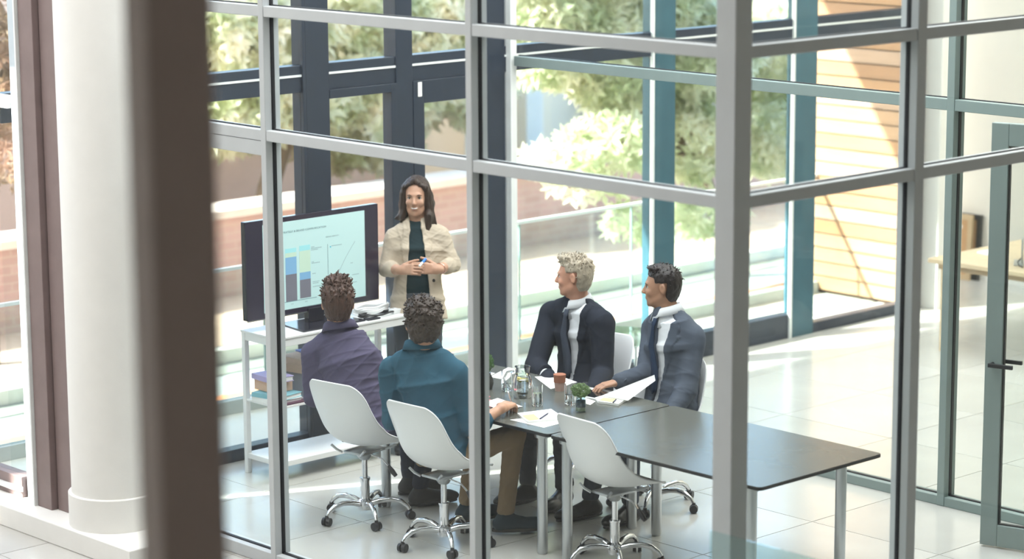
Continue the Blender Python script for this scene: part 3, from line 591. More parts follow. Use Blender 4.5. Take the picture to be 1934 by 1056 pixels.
MB().lathe([(0, .013), (.053, .022), (.057, .07), (.052, .115), (0, .115)], n=28).build('water', M_water, jg, True)
MB().tube([(-.040, .03, .165), (-.075, .055, .16), (-.092, .07, .12), (-.08, .06, .07), (-.05, .035, .045)], .007, 10).build('handle', M_gl, jg, True)
for (x, y, z) in ((.02, -.01, .10), (-.02, .015, .105), (0, .02, .11)): MB().cyl((x, y, z), (x+.002, y-.002, z+.006), .022, n=18).build('lemon_slice', mat('lemon', (0.75, 0.62, 0.22), 0.6), jg, True)
def plant(label, u, v, h, jar_r, dark, ph, pr, c, seed):
    p = atz(u, v, TZ0); t = empty('potted_plant', (p[0], p[1], TZ0)); tag(t, label, 'plant')
    if dark: MB().lathe([(0, 0), (jar_r*.75, 0), (jar_r, h*.35), (jar_r*.95, h*.6), (jar_r*.55, h*.92), (jar_r*.6, h), (jar_r*.5, h), (0, h*.9)], n=28).build('vase', mat('dark_glass_vase', (0.05, 0.05, 0.045), 0.12), t, True)
    else:
        MB().lathe([(0, 0), (jar_r*.95, 0), (jar_r, .006), (jar_r, h*.78), (jar_r*.85, h*.86), (jar_r*.88, h), (jar_r*.82, h), (jar_r*.8, h*.86), (jar_r*.95, h*.77), (jar_r*.93, .008), (0, .006)], n=28).build('jar', glass('jar_glass', (0.80, 0.88, 0.90), 1.5, 0.02, 1.3), t, True)
        MB().lathe([(0, .007), (jar_r*.9, .008), (jar_r*.92, h*.32), (0, h*.34)], n=24).build('gravel', mat('gravel', (0.42, 0.38, 0.24), 0.9, 0, 0.4, 60, bump=0.6, bscale=90), t, True)
        MB().lathe([(0, h*.34), (jar_r*.91, h*.33), (jar_r*.91, h*.74), (0, h*.76)], n=24).build('soil', mat('dark_soil', (0.05, 0.07, 0.09), 0.9, 0, 0.3, 40), t, True)
    for k in range(5):
        a = k*1.256; MB().tube([(0, 0, h*.7), (pr*.3*math.cos(a), pr*.3*math.sin(a), h+ph*.35), (pr*.65*math.cos(a), pr*.65*math.sin(a), h+ph*.8)], .0022, 5).build('stem', mat('stem_green', (0.16, 0.22, 0.08), 0.7), t, True)
    foliage('leaves', [(0, 0, h+ph*.6, pr, pr, ph*.5)], 90, .02, leafmat('plant_leaf%d' % seed, c), t, 6, seed); return t
plant('green succulent in a glass jar of gravel on the table', 1097, 778, .095, .031, False, .062, .05, (0.24, 0.36, 0.16), 11)
plant('leafy sprig in a dark round vase beside the aluminium mullion', 920, 735, .105, .042, True, .10, .035, (0.14, 0.28, 0.10), 12)
def cup(u, v, z, h, r, c, lid, label):
    p = atz(u, v, z); t = empty('paper_cup', (p[0], p[1], z)); tag(t, label, 'cup', None)
    MB().lathe([(0, 0), (r*.74, 0), (r, h), (r*.95, h), (r*.72, .004)], n=28).build('cup_body', mat('cup_'+c[3], c[:3], 0.7), t, True)
    if lid: MB().lathe([(r*1.03, h-.006), (r*1.05, h+.006), (r*.93, h+.009), (r*.9, h+.018), (r*.8, h+.018), (r*.78, h+.013), (0, h+.013)], n=28).build('lid', M_black, t, True)
    else: MB().lathe([(r*.96, h*.55), (r*1.01, h), (r*1.03, h+.004), (r*.93, h+.006), (0, h+.002)], n=28).build('sleeve', mat('cup_sleeve', (0.36, 0.14, 0.08), 0.6), t, True)
cup(846, 708, TZ0, .115, .043, (0.50, 0.20, 0.10, 'orange'), True, 'brown takeaway cup with black lid beside the man in teal')
cup(1057, 738, TZ0, .10, .038, (0.50, 0.33, 0.28, 'pink'), False, 'brown paper cup with dark sleeve behind the jug')
def sheet(name, label, pts, z, h, m, cat='paper', parts=()):
    q = [atz(u, v, z) for u, v in pts]; c = sum(q)/len(q); t = MB().poly([(a[0]-c[0], a[1]-c[1]) for a in q], 0, h).build(name, m); t.location = (c[0], c[1], z); tag(t, label, cat); return t, c
sheet('paper_sheet', 'loose white sheet under the notepad at the table edge', [(963, 793), (1027, 808), (1093, 791), (1060, 783), (1010, 788)], TZ0, .0008, M_paper)
t, c = sheet('notepad', 'white notepad with yellow note and pen near the table corner', [(977, 784), (997, 800), (1066, 793), (1041, 776)], TZ0+.001, .012, M_paper, 'notepad')
q = [atz(u, v, TZ0+.0135)-np.array([c[0], c[1], TZ0+.001]) for u, v in [(986, 785), (999, 795), (1019, 792), (1008, 782)]]
MB().poly([(a[0], a[1]) for a in q], .0124, .0132).build('sticky_note', M_yellow, t)
def pen(name, label, a, b, m, cap=None):
    a = Vector(a); b = Vector(b); o = MB().cyl(a, a.lerp(b, .88), .0042, n=10).cyl(a.lerp(b, .88), b, .0042, .001, n=10).build(name, m, None, True); tag(o, label, 'pen')
    if cap: MB().cyl(a-(b-a)*.02, a.lerp(b, .3), .0055, n=12).build('cap', cap, o, True)
    return o
M_pen = mat('dark_pen', (0.03, 0.03, 0.09), 0.3)
a_ = atz(1020, 791, TZ0+.018); b_ = atz(1036, 780, TZ0+.018); pen('pen', 'dark pen lying on the near notepad', a_, b_, M_pen)
t, c = sheet('notepad', 'open white notepad with yellow note under the suited arm', [(1124, 755), (1130, 762), (1168, 767), (1192, 752), (1160, 745)], TZ0+.001, .014, M_paper, 'notepad')
q = [atz(u, v, TZ0+.0155)-np.array([c[0], c[1], TZ0+.001]) for u, v in [(1131, 756), (1157, 760), (1165, 754), (1140, 751)]]
MB().poly([(a[0], a[1]) for a in q], .0144, .0152).build('sticky_note', M_yellow, t)
a_ = atz(1158, 760, TZ0+.02); b_ = atz(1164, 754, TZ0+.02); pen('pen', 'short dark pen lying on the far notepad', a_, b_, M_pen)
# raised white leaf of that notepad
lf0 = atz(1137, 747, TZ0+.02); lf1 = atz(1186, 757, TZ0+.02)
bm = bmesh.new(); e = Vector((lf1-lf0)); up = Vector((0, 0, 0)); q2, q3 = Vector(atz(1238, 719, .83)), Vector(atz(1236, 708, .84))
vs = [bm.verts.new(Vector(lf0)), bm.verts.new(Vector(lf1)), bm.verts.new(q2), bm.verts.new(q3)]
bm.faces.new(vs); r_ = bmesh.ops.solidify(bm, geom=bm.faces[:], thickness=.002); me = bpy.data.meshes.new('page'); bm.to_mesh(me); bm.free(); me.transform(Matrix.Translation((-c[0], -c[1], -(TZ0+.001)))); link('raised_page', me, t, M_paper)
sheet('paper_sheet', 'loose sheet left of the far notepad', [(1085, 757), (1115, 765), (1125, 758), (1100, 750)], TZ0, .001, M_paper)
t, c = sheet('tablet', 'black tablet with white frame under the suited man\'s hand', [(1088, 747), (1130, 757), (1163, 742), (1112, 734)], TZ0+.001, .009, M_whiteplastic, 'tablet')
q = [atz(u, v, TZ0+.01)-np.array([c[0], c[1], 0]) for u, v in [(1096, 746), (1130, 753), (1152, 742), (1113, 736)]]
MB().poly([(a[0], a[1]) for a in q], .0091, .0099).build('tablet_screen', mat('tablet_black', (0.012, 0.014, 0.016), 0.1), t)
sheet('paper_sheet', 'white sheet behind the jug', [(1010, 712), (1040, 735), (1090, 722), (1050, 708)], TZ0, .001, M_paper)
sheet('paper_sheet', 'white sheet at the far left of the table by the coffee cup', [(868, 712), (905, 722), (935, 705), (895, 698)], TZ0, .001, M_paper)
sheet('paper_sheet', 'white sheet near the plant vase', [(925, 712), (945, 716), (985, 700), (960, 694)], TZ0, .0012, M_paper)
sheet('notebook', 'coral pink notebook under the writing hand', [(905, 762), (925, 770), (948, 764), (915, 752)], TZ0, .004, M_pink, 'notebook')
sheet('paper_sheet', 'white note sheets the man in teal writes on', [(910, 762), (948, 776), (987, 768), (940, 752)], TZ0+.0045, .001, M_paper)
sheet('paper_sheet', 'small coral sheet beside the dark vase', [(900, 752), (918, 757), (926, 749), (906, 746)], TZ0, .002, M_pink)

# ---------------------------------------------------------------- things in the back hall
M_oak = mat('pale_oak', (0.56, 0.44, 0.29), 0.5, 0, 0.12, 4, stretch=(8, 1, 1))
wt = empty('wooden_table', (15.83, 12.09, 0)); tag(wt, 'pale wooden desk beyond the glass at the right', 'desk')
box('desk_top', 0, 1.9, -2.1, 0, .715, .75, M_oak, wt, .004); box('apron', .06, 1.84, -2.04, -.06, .665, .714, mat('darker_oak', (0.42, 0.31, 0.20), 0.6), wt, .003)
for (x, y) in ((.08, -.13), (1.76, -.13), (.08, -2.0), (1.76, -2.0)): box('leg', x, x+.06, y, y+.06, 0, .665, M_oak, wt, .004)
lpn = atz(1845, 480, .75); lt = empty('white_notebook', (16.35, 11.82, .7505), .3); 
q = [atz(u, v, .7505) for u, v in [(1845, 478), (1880, 486), (1903, 483), (1868, 474)]]; c = sum(q)/4
lt.location = (c[0], c[1], .7505); lt.rotation_euler = (0, 0, 0); tag(lt, 'flat white notebook on the wooden desk', 'notebook'); MB().poly([(a[0]-c[0], a[1]-c[1]) for a in q], 0, .012).build('cover', M_paper, lt); 
mn = atz(1937, 498, .75); mo = empty('monitor', (mn[0], mn[1], .7505), math.radians(35)); tag(mo, 'pale blue backed monitor at the right picture edge on the desk', 'monitor')
MB().poly([(-.12, -.09), (.12, -.09), (.12, .09), (-.12, .09)], 0, .008).build('stand_foot', M_brushed, mo); MB().box(-.05, .05, .02, .035, .0, .2, .003).build('stand_neck', M_brushed, mo)
MB().box(-.30, .30, -.02, .01, .10, .46, .01).build('screen_back', mat('pale_blue_shell', (0.50, 0.62, 0.70), 0.4), mo)
MB().tube([(.0, .02, .06), (-.05, .06, .02), (-.12, .05, .005), (-.2, .02, .006)], .005).build('cable', M_black, mo, True)
for i, (y, dz, lab) in enumerate([(13.78, 0.0, 'brown backed picture frame leaning on the cream wall, front one'), (13.72, .01, 'picture frame with black edge behind the brown backed one')]):
    f = empty('picture_frame', (18.50+i*.055, y, 0.0)); tag(f, lab, 'picture frame', 'frames leaning on the wall'); f.rotation_euler = (0, math.radians(3), 0)
    mw_ = mat('frame_wood', (0.50, 0.37, 0.22), 0.6) if i == 0 else mat('frame_black', (0.03, 0.03, 0.03), 0.5)
    w_, h_ = .40, .60
    box('frame_side', 0, .03, -.12, -.07, 0, h_, mw_, f, .002); box('frame_side', 0, .03, w_-.17, w_-.12, 0, h_, mw_, f, .002); box('frame_rail', 0, .03, -.07, w_-.17, 0, .05, mw_, f, .002); box('frame_rail', 0, .03, -.07, w_-.17, h_-.05, h_, mw_, f, .002)
    box('backing_board', .008, .018, -.075, w_-.165, .045, h_-.045, mat('kraft_board', (0.46, 0.27, 0.13), 0.8, 0, 0.08), f)
    if i == 0: box('paper_label', .004, .008, -.01, .045, .47, .50, M_paper, f)
# round glass table
gp = atz(1090, 655, .5)
rt = empty('round_glass_table', (12.83, 12.60, 0)); tag(rt, 'round glass table with thin chrome legs behind the grey haired man', 'table')
MB().lathe([(0, .48), (.37, .48), (.375, .485), (.37, .49), (0, .49)], n=48).build('glass_top', glass('table_glass', (0.80, 0.90, 0.89), 1.5, 0, 1.2), rt, True)
for k in range(4):
    a = k*1.571+.3; MB().cyl((.33*math.cos(a), .33*math.sin(a), 0), (.33*math.cos(a),   .33*math.sin(a), .48), .013, n=14).build('leg', M_chrome, rt, True)

# ================================================================ people
class Field:
    """signed distance grid, turned into one closed mesh"""
    def __init__(s, lo, hi, vox):
        s.lo = np.array(lo, float); s.v = vox; n = np.ceil((np.array(hi)-s.lo)/vox).astype(int)+1
        s.a = np.full(n, 0.05, np.float32); s.ax = [s.lo[i]+vox*np.arange(n[i]) for i in range(3)]
    def blk(s, lo, hi):
        i0 = [max(0, int((lo[i]-s.lo[i])/s.v)) for i in range(3)]; i1 = [min(s.a.shape[i], int((hi[i]-s.lo[i])/s.v)+2) for i in range(3)]
        if any(i1[i] <= i0[i] for i in range(3)): return None
        sl = tuple(slice(i0[i], i1[i]) for i in range(3))
        P = np.stack(np.meshgrid(*[s.ax[i][sl[i]] for i in range(3)], indexing='ij'), -1).astype(np.float32)
        return sl, P
    def op(s, f, lo, hi, k=0.02, mode='add', pad=0.045):
        r = s.blk(np.array(lo)-pad, np.array(hi)+pad)
        if r is None: return
        sl, P = r; d = f(P); b = s.a[sl]
        if mode == 'add':
            h = np.maximum(k-np.abs(b-d), 0)/max(k, 1e-6); s.a[sl] = np.minimum(b, d)-h*h*k*0.25
        elif mode == 'sub':
            d = -d; h = np.maximum(k-np.abs(b-d), 0)/max(k, 1e-6); s.a[sl] = np.maximum(b, d)+h*h*k*0.25
        elif mode == 'offset': s.a[sl] = b-d
    def rc(s, a, b, r1, r2, k=0.02, mode='add'):
        a = np.array(a, float); b = np.array(b, float); ab = b-a; L2 = max(ab@ab, 1e-9); rm = max(r1, r2)
        def f(P):
            q = P-a.astype(np.float32); t = np.clip((q@ab.astype(np.float32))/L2, 0, 1)
            return np.linalg.norm(q-t[..., None]*ab.astype(np.float32), axis=-1)-(r1+(r2-r1)*t)
        s.op(f, np.minimum(a, b)-rm, np.maximum(a, b)+rm, k, mode)
    def ell(s, c, A, r, k=0.02, mode='add'):
        c = np.array(c, float); A = np.array(A, float); r = np.array(r, float)
        def f(P):
            q = (P-c.astype(np.float32))@A.T.astype(np.float32); k0 = np.linalg.norm(q/r, axis=-1); k1 = np.linalg.norm(q/(r*r), axis=-1)+1e-9
            return k0*(k0-1)/k1
        m = r.max(); s.op(f, c-m, c+m, k, mode)
    def loft(s, secs, g=0.0, k=0.03):
        """secs: list of (centre, side axis, half width, half depth)"""
        for i in range(len(secs)-1):
            (c0, s0, w0, d0), (c1, s1, w1, d1) = secs[i], secs[i+1]
            c0 = np.array(c0, float); c1 = np.array(c1, float); ax = c1-c0; L = np.linalg.norm(ax); u = ax/L; sd = nrm((np.array(s0)+np.array(s1))/2); sd = nrm(sd-u*(sd@u)); fw = np.cross(u, sd)
            def f(P, c0=c0, u=u, sd=sd, fw=fw, L=L, w0=w0, w1=w1, d0=d0, d1=d1):
                q = P-c0.astype(np.float32); h = q@u.astype(np.float32); t = np.clip(h/L, 0, 1); w = w0+(w1-w0)*t+g; d = d0+(d1-d0)*t+g
                a = q@sd.astype(np.float32); b = q@fw.astype(np.float32); m = np.minimum(w, d)
                rr = (np.hypot(a/w, b/d)-1)*m; e = np.maximum(np.maximum(-h, h-L), 0)-0.012
                return np.where(e > 0, np.hypot(np.maximum(rr+0.012, 0), e+0.012)-0.012, rr)
            m = max(w0, w1)+g; s.op(f, np.minimum(c0, c1)-m, np.maximum(c0, c1)+m, k)
    def mesh(s, name, fold=None):
        grid = openvdb.FloatGrid(0.05); grid.copyFromArray(s.a)
        pts, quads = grid.convertToQuads(0.0)
        pts = pts*s.v+s.lo; me = bpy.data.meshes.new(name)
        n = len(pts); q = len(quads)
        me.vertices.add(n); me.vertices.foreach_set('co', pts.astype(np.float32).ravel()); me.loops.add(q*4); me.loops.foreach_set('vertex_index', quads[:, ::-1].astype(np.int32).ravel())
        me.polygons.add(q); me.polygons.foreach_set('loop_start', np.arange(0, q*4, 4, dtype=np.int32)); me.polygons.foreach_set('use_smooth', np.ones(q, bool)); me.update(calc_edges=True); me.validate()
        # light relaxation removes the grid steps
        bm = bmesh.new(); bm.from_mesh(me)
        for _ in range(2): bmesh.ops.smooth_vert(bm, verts=bm.verts, factor=0.5, use_axis_x=True, use_axis_y=True, use_axis_z=True)
        bmesh.ops.recalc_face_normals(bm, faces=bm.faces); bm.to_mesh(me); bm.free()
        if fold is not None:
            co = np.empty(len(me.vertices)*3, np.float32); me.vertices.foreach_get('co', co); co = co.reshape(-1, 3)
            no = np.empty(len(me.vertices)*3, np.float32); me.vertices.foreach_get('normal', no); no = no.reshape(-1, 3)
            co = co+no*fold(co)[:, None]; me.vertices.foreach_set('co', co.astype(np.float32).ravel()); me.update()
        return me
def wrinkle(amp, seed=0, f=28.0):
    r = np.random.default_rng(seed); dirs = [nrm(r.normal(size=3)*np.array([1, 1, 1.6])) for _ in range(5)]; ph = r.uniform(0, 6.28, 5)
    def fn(co):
        w_ = np.stack([np.sin(co@dirs[(i+1) % 5]*f*0.31+ph[i]) for i in range(5)], 1); o = np.zeros(len(co))
        for i in range(5): o += (1-np.abs(np.sin(co@dirs[i]*f*(0.6+0.25*i)+1.8*w_[:, i]+ph[i])))**2/(1+0.35*i)
        gate = 0.35+0.65*np.clip(0.5+0.9*np.sin(co@dirs[2]*7+ph[0]+w_[:, 3]), 0, 1)
        o2 = np.zeros(len(co))
        for i in range(3): o2 += (1-np.abs(np.sin(co@dirs[(i+2) % 5]*f*(1.1+0.4*i)+1.2*w_[:, i]+ph[i]*2)))**4
        return amp*((o/2.2-0.5)*gate+0.55*(o2/1.5-.3)*gate)
    return fn
def basis_(f, u):
    f = nrm(f); u = nrm(np.array(u)-f*(np.array(u)@f)); r = np.cross(f, u); return r, f, u

def skin_head(F, c, f, u, k, neck, female=False):
    r, f, u = basis_(f, u); A = np.stack([r, f, u]); P = lambda x, y, z: np.array(c)+(r*x+f*y+u*z)*k
    w_ = .93 if female else 1.0
    F.ell(P(0, -.012, .038), A, np.array([.074*w_, .092, .080])*k, .02)
    F.ell(P(0, .030, -.022), A, np.array([.061*w_, .066, .082])*k, .03)
    F.ell(P(0, .036, -.078), A, np.array([.043*w_, .046, .032])*k, .03)
    F.rc(P(0, .073, -.102), P(0, .062, -.096), .015*k, .02*k, .02)
    for s_ in (-1, 1):
        F.rc(P(s_*.05, .0, -.055), P(s_*.025, .055, -.09), .016*k, .018*k, .025)
        F.ell(P(s_*.036, .072, -.028), A, np.array([.020, .016, .018])*k, .02)
    F.rc(P(-.030, .082, .022), P(.030, .082, .022), .010*k, .010*k, .015)
    for s_ in (-1, 1): F.ell(P(s_*.031, .098, .003), A, np.array([.017, .013, .011])*k, .012, 'sub')
    F.rc(P(0, .086, .012), P(0, .108, -.026), .007*k, .0105*k, .008); F.ell(P(0, .104, -.032), A, np.array([.016, .012, .008])*k, .006)
    F.rc(P(-.017, .088, -.058), P(.017, .088, -.058), .006*k, .006*k, .008); F.rc(P(-.014, .087, -.068), P(.014, .087, -.068), .0065*k, .0065*k, .008)
    for s_ in (-1, 1):
        e = P(s_*.079*w_, -.010, -.004); F.ell(e, np.stack([nrm(r*s_+f*.35), nrm(f-r*s_*.35), u]), np.array([.009, .019, .031])*k, .008)
        F.ell(P(s_*(.079*w_+.008), -.006, .0), np.stack([nrm(r*s_+f*.35), nrm(f-r*s_*.35), u]), np.array([.006, .009, .018])*k, .004, 'sub')
    F.rc(P(0, -.022, -.05), np.array(neck), .054*k*w_, .060*k*w_, .03); F.rc(P(0, -.005, -.075), np.array(neck)+f*.012, .046*k*w_, .052*k*w_, .03)

def face_parts(body, c, f, u, k, brow, smile=False):
    r, f, u = basis_(f, u); P = lambda x, y, z: Vector(np.array(c)+(r*x+f*y+u*z)*k)
    we_ = mat('eye_white', (0.75, 0.74, 0.72), 0.2); ir = mat('iris_brown', (0.05, 0.03, 0.02), 0.15)
    for s_ in (-1, 1):
        e = MB().sph(P(s_*.031, .0735 if not smile else .0722, .003), .012*k, n=16).build('eye', we_, body, True); MB().sph(P(s_*.031, .0812, .002), (.0056 if smile else .0054)*k, n=12).build('iris', ir, e, True)
        MB().tube([P(s_*.016, .0915, .020), P(s_*.030, .0915, .025), P(s_*.046, .081, .020)], [.0022*k, .003*k, .0016*k], 6).build('eyebrow', brow, body, True)
        MB().tube([P(s_*.018, .085, .007), P(s_*.031, .0875, .0105), P(s_*.043, .080, .005)], [.0016*k, (.0034 if smile else .0024)*k, .0016*k], 6).build('eyelid', brow if smile else mat('lash', (0.06, 0.035, 0.03), 0.7), body, True)
    lip = mat('lips', (0.50, 0.20, 0.18), 0.4)
    if smile:
        MB().tube([P(x, .094-abs(x)*.28-abs(x)**2*6, -.056+abs(x)**2*7-.0015) for x in np.linspace(-.026, .026, 11)], [.0018*k]+[.0034*k]*9+[.0018*k], 7).build('upper_lip', lip, body, True)
        MB().tube([P(x, .0955-abs(x)*.28-abs(x)**2*6, -.0605+(x*x)*11) for x in np.linspace(-.021, .021, 11)], [.002*k]+[.0042*k]*9+[.002*k], 8).build('teeth', mat('teeth', (0.86, 0.84, 0.80), 0.25), body, True)
        MB().tube([P(x, .093-abs(x)*.26-abs(x)**2*6, -.0685+(x*x)*17) for x in np.linspace(-.025, .025, 11)], [.0018*k]+[.0038*k]*9+[.0018*k], 7).build('lower_lip', lip, body, True)
    else:
        MB().tube([P(x, .0955-abs(x)*.5, -.0625+x*x*6) for x in np.linspace(-.021, .021, 7)], [.001*k]+[.0022*k]*5+[.001*k], 6).build('mouth', mat('mouth_dark', (0.26, 0.09, 0.08), 0.5), body, True)

def hand(F, W, D, N, side, curl=(.35, .45, .35), spread=.0, k=1.0, thumb=(.6, .75, -.25), tcurl=.3):
    """W wrist, D direction of the hand, N normal of its back; side=+1 puts the thumb on D x N"""
    W = np.array(W, float); D = nrm(D); N = nrm(np.array(N)-D*(np.array(N)@D)); L = np.cross(D, N)*side
    for o, r_ in ((.026, .0135), (.009, .0145), (-.009, .0145), (-.026, .0125)): F.rc(W+L*o*.6*k+D*.005*k, W+D*.086*k+L*o*k, (r_+.001)*k, r_*.82*k, .012)
    F.rc(W-D*.02*k, W+D*.02*k, .024*k, .022*k, .015)
    for i, (o, ln) in enumerate(((.0285, .93), (.0095, 1.04), (-.0095, .96), (-.0275, .76))):
        b = W+D*(.088-abs(o)*.18)*k+L*o*k; d = nrm(D+L*o*spread*10); a = 0
        for j, (sl, r0, r1) in enumerate(((.043, .0092, .0082), (.027, .0082, .0074), (.021, .0074, .0062))):
            a += curl[j]*(1+.08*i); dd_ = nrm(d*math.cos(a)-N*math.sin(a)); e = b+dd_*sl*ln*k; F.rc(b, e, r0*k, r1*k, .0025); b = e
    b = W+D*.022*k+L*.028*k; d = nrm(D*thumb[0]+L*thumb[1]+N*thumb[2])
    F.rc(W+D*.01*k+L*.012*k, b, .015*k, .014*k, .012)
    for j, (sl, r0, r1) in enumerate(((.038, .0135, .0105), (.031, .0105, .0092), (.025, .0092, .0072))):
        e = b+d*sl*k; F.rc(b, e, r0*k, r1*k, .004); b = e; d = nrm(d+(D*.35-L*.45)*tcurl)

def join_into(me, extra):
    bm = bmesh.new(); bm.from_mesh(me)
    for x in extra: bm.from_mesh(x)
    bm.to_mesh(me); bm.free(); me.polygons.foreach_set('use_smooth', [True]*len(me.polygons)); return me

def skinmat(name, c):
    m = mat(name, c, 0.5, 0, 0.06, 25, bump=0.08, bscale=220); b = m.node_tree.nodes['Principled BSDF']; b.inputs['Subsurface Weight'].default_value = 0.12; b.inputs['Subsurface Radius'].default_value = (0.02, 0.008, 0.004); return m
def cloth(name, c, var=0.08, rough=0.85, bump=0.15): return mat(name, c, rough, 0, var, 9, bump=bump, bscale=320, spec=0.2)

def hair_mesh(name, c, f, u, k, style, seed):
    r, f, u = basis_(f, u); A = np.stack([r, f, u]); P = lambda x, y, z: np.array(c)+(r*x+f*y+u*z)*k
    F = Field(np.array(c)-.30*k, np.array(c)+.24*k, .0042)
    g = dict(short=.008, curly=.016, spiky=.012, grey=.010, long=.009)[style]
    F.ell(P(0, -.016, .040), A, (np.array([.076, .094, .082])+g*np.array([.55 if style in ('short', 'grey') else 1, 1, 1]))*k, .01)
    F.ell(P(0, -.045, -.005), A, (np.array([.066, .058, .070])+g)*k, .03)
    if style in ('curly', 'spiky', 'short', 'grey'):
        F.ell(P(0, -.048, -.052), A, (np.array([.052, .034, .040])+g*.8)*k, .03)
    if style == 'grey': F.ell(P(0, .03, .108), A, np.array([.055, .06, .026])*k, .02)
    if style == 'spiky': F.ell(P(0, .01, .122), A, np.array([.064, .08, .030])*k, .03)
    if style == 'short': F.ell(P(0, .030, .110), A, np.array([.052, .052, .016])*k, .02)
    # keep face and ears free
    def face(Pn):
        q = (Pn-np.array(c, np.float32))@A.T.astype(np.float32)/k
        x, y, z = q[..., 0], q[..., 1], q[..., 2]
        hl = .074 if style == 'short' else .092 if style == 'long' else .078
        front = np.minimum(y-(.052-.25*np.abs(x)), hl-z-(0.25*np.abs(x)))
        side = np.minimum(np.minimum(y-(-.034-.25*np.minimum(z, 0)), .030-z), np.abs(x)-.03) if style != 'long' else np.minimum(np.minimum(y-(-.022), .012-z), np.abs(x)-.03)
        d = np.maximum(front, side)
        if style != 'long': d = np.maximum(d, np.minimum(-.088-z, 1.0)) ; d = np.maximum(d, np.minimum(y+.005, .0-z+.0))
        return -d*k
    F.op(face, P(0, 0, 0)-.25, P(0, 0, 0)+.25, .006*k, 'sub')
    if style == 'long':
        H_ = lambda *a: P(*a)
        for s_ in (-1, 1):
            for (x0, y0, z0, w_) in ((.070, .02, .06, .020), (.078, .0, .02, .024), (.080, -.03, .0, .026), (.072, .028, .02, .016)):
                F.rc(H_(s_*x0, y0, z0), H_(s_*(x0+.004), y0-.004, -.05), w_*k, w_*.95*k, .02)
                F.rc(H_(s_*(x0+.004), y0-.004, -.05), H_(s_*(x0+.012), y0+.02, -.125), w_*.95*k, w_*.8*k, .02)
        F.rc(H_(0, -.08, -.02), H_(0, -.085, -.18), .06*k, .05*k, .03)
        F.rc(H_(.05, -.07, 0), H_(.06, -.05, -.16), .035*k, .03*k, .03); F.rc(H_(-.05, -.07, 0), H_(-.06, -.05, -.16), .035*k, .03*k, .03)
        for (x, y, z, w_) in ((-.085, .05, -.22, .020), (-.11, .02, -.20, .022), (-.066, .068, -.235, .016), (-.125, .01, -.17, .014), (.095, .03, -.155, .015), (.115, .01, -.145, .016), (.135, .01, -.14, .010)):
            F.rc(H_(np.sign(x)*.084, y-.01, -.11), H_(x, y, z), .022*k, w_*.55*k, .015)
        F.rc(H_(.0, .055, .108), H_(.06, .05, .07), .012*k, .012*k, .02); F.rc(H_(.0, .055, .108), H_(-.062, .045, .06), .014*k, .014*k, .02)
    rg_ = np.random.default_rng(seed); A_ = A.astype(np.float32)
    def fold(co):
        q = (co-np.array(c, np.float32))@A_.T/k; x, y, z = q[:, 0], q[:, 1], q[:, 2]; out = np.empty(len(co))
        for i in range(len(co)):
            p = q[i]
            if style == 'curly': n_ = noise.turbulence_vector(Vector(p)*30+Vector((seed, 0, 0)), 3, False)[0]*.006+noise.noise(Vector((p[0]*55, p[1]*55, p[2]*55)))*.006
            elif style == 'spiky': n_ = noise.noise(Vector((p[0]*95, p[1]*95, p[2]*26)))*(.006+.014*max(0, (p[2]-.05)/.08))
            elif style == 'long': n_ = noise.noise(Vector((p[0]*70, p[1]*70, p[2]*6)))*.006
            else: n_ = noise.noise(Vector((p[0]*70, p[1]*45, p[2]*30)))*(.004+(.008 if style == 'grey' else .003)*max(0, min(1, (p[2]-.03)/.08)))
            out[i] = n_*k
        return out
    return F.mesh(name, fold)
def tufts(me, c, f, u, k, style, seed):
    n_, ln, rr, zc, lift = dict(spiky=(150, .022, .0052, .060, .9), curly=(260, .015, .0058, .0, .1), grey=(220, .016, .0032, .05, .3), short=(90, .014, .0036, .075, .1), long=(0, 0, 0, 0, 0))[style]
    if not n_: return me
    r, f, u = basis_(f, u); rg = np.random.default_rng(seed); b = MB(); co = np.empty(len(me.vertices)*3, np.float32); me.vertices.foreach_get('co', co); co = co.reshape(-1, 3); no = np.empty(len(me.vertices)*3, np.float32); me.vertices.foreach_get('normal', no); no = no.reshape(-1, 3)
    z = (co-np.array(c))@u/k; ok = np.where((z > zc-.06*(rg.random(len(z)) < .35)) & (no@u > -.2))[0]
    for i in rg.choice(ok, n_):
        p = co[i]; d = nrm(no[i]+u*lift+rg.normal(size=3)*.35-f*.2); L_ = ln*k*rg.uniform(.5, 1.2); m_ = p+d*L_*.55; e = p+nrm(d+rg.normal(size=3)*.35)*L_
        b.tube([Vector(p-d*.008), Vector(m_), Vector(e)], [rr*k, rr*.7*k, .0006], 5)
    t = bpy.data.meshes.new('t'); bmesh.ops.recalc_face_normals(b.bm, faces=b.bm.faces); b.bm.to_mesh(t); b.bm.free(); return join_into(me, [t])
def hairmat(name, c, hi):
    m = mat(name, c, 0.42, 0, 0.25, 40, stretch=(1, 1, 0.25), bump=0.6, bscale=160); return m

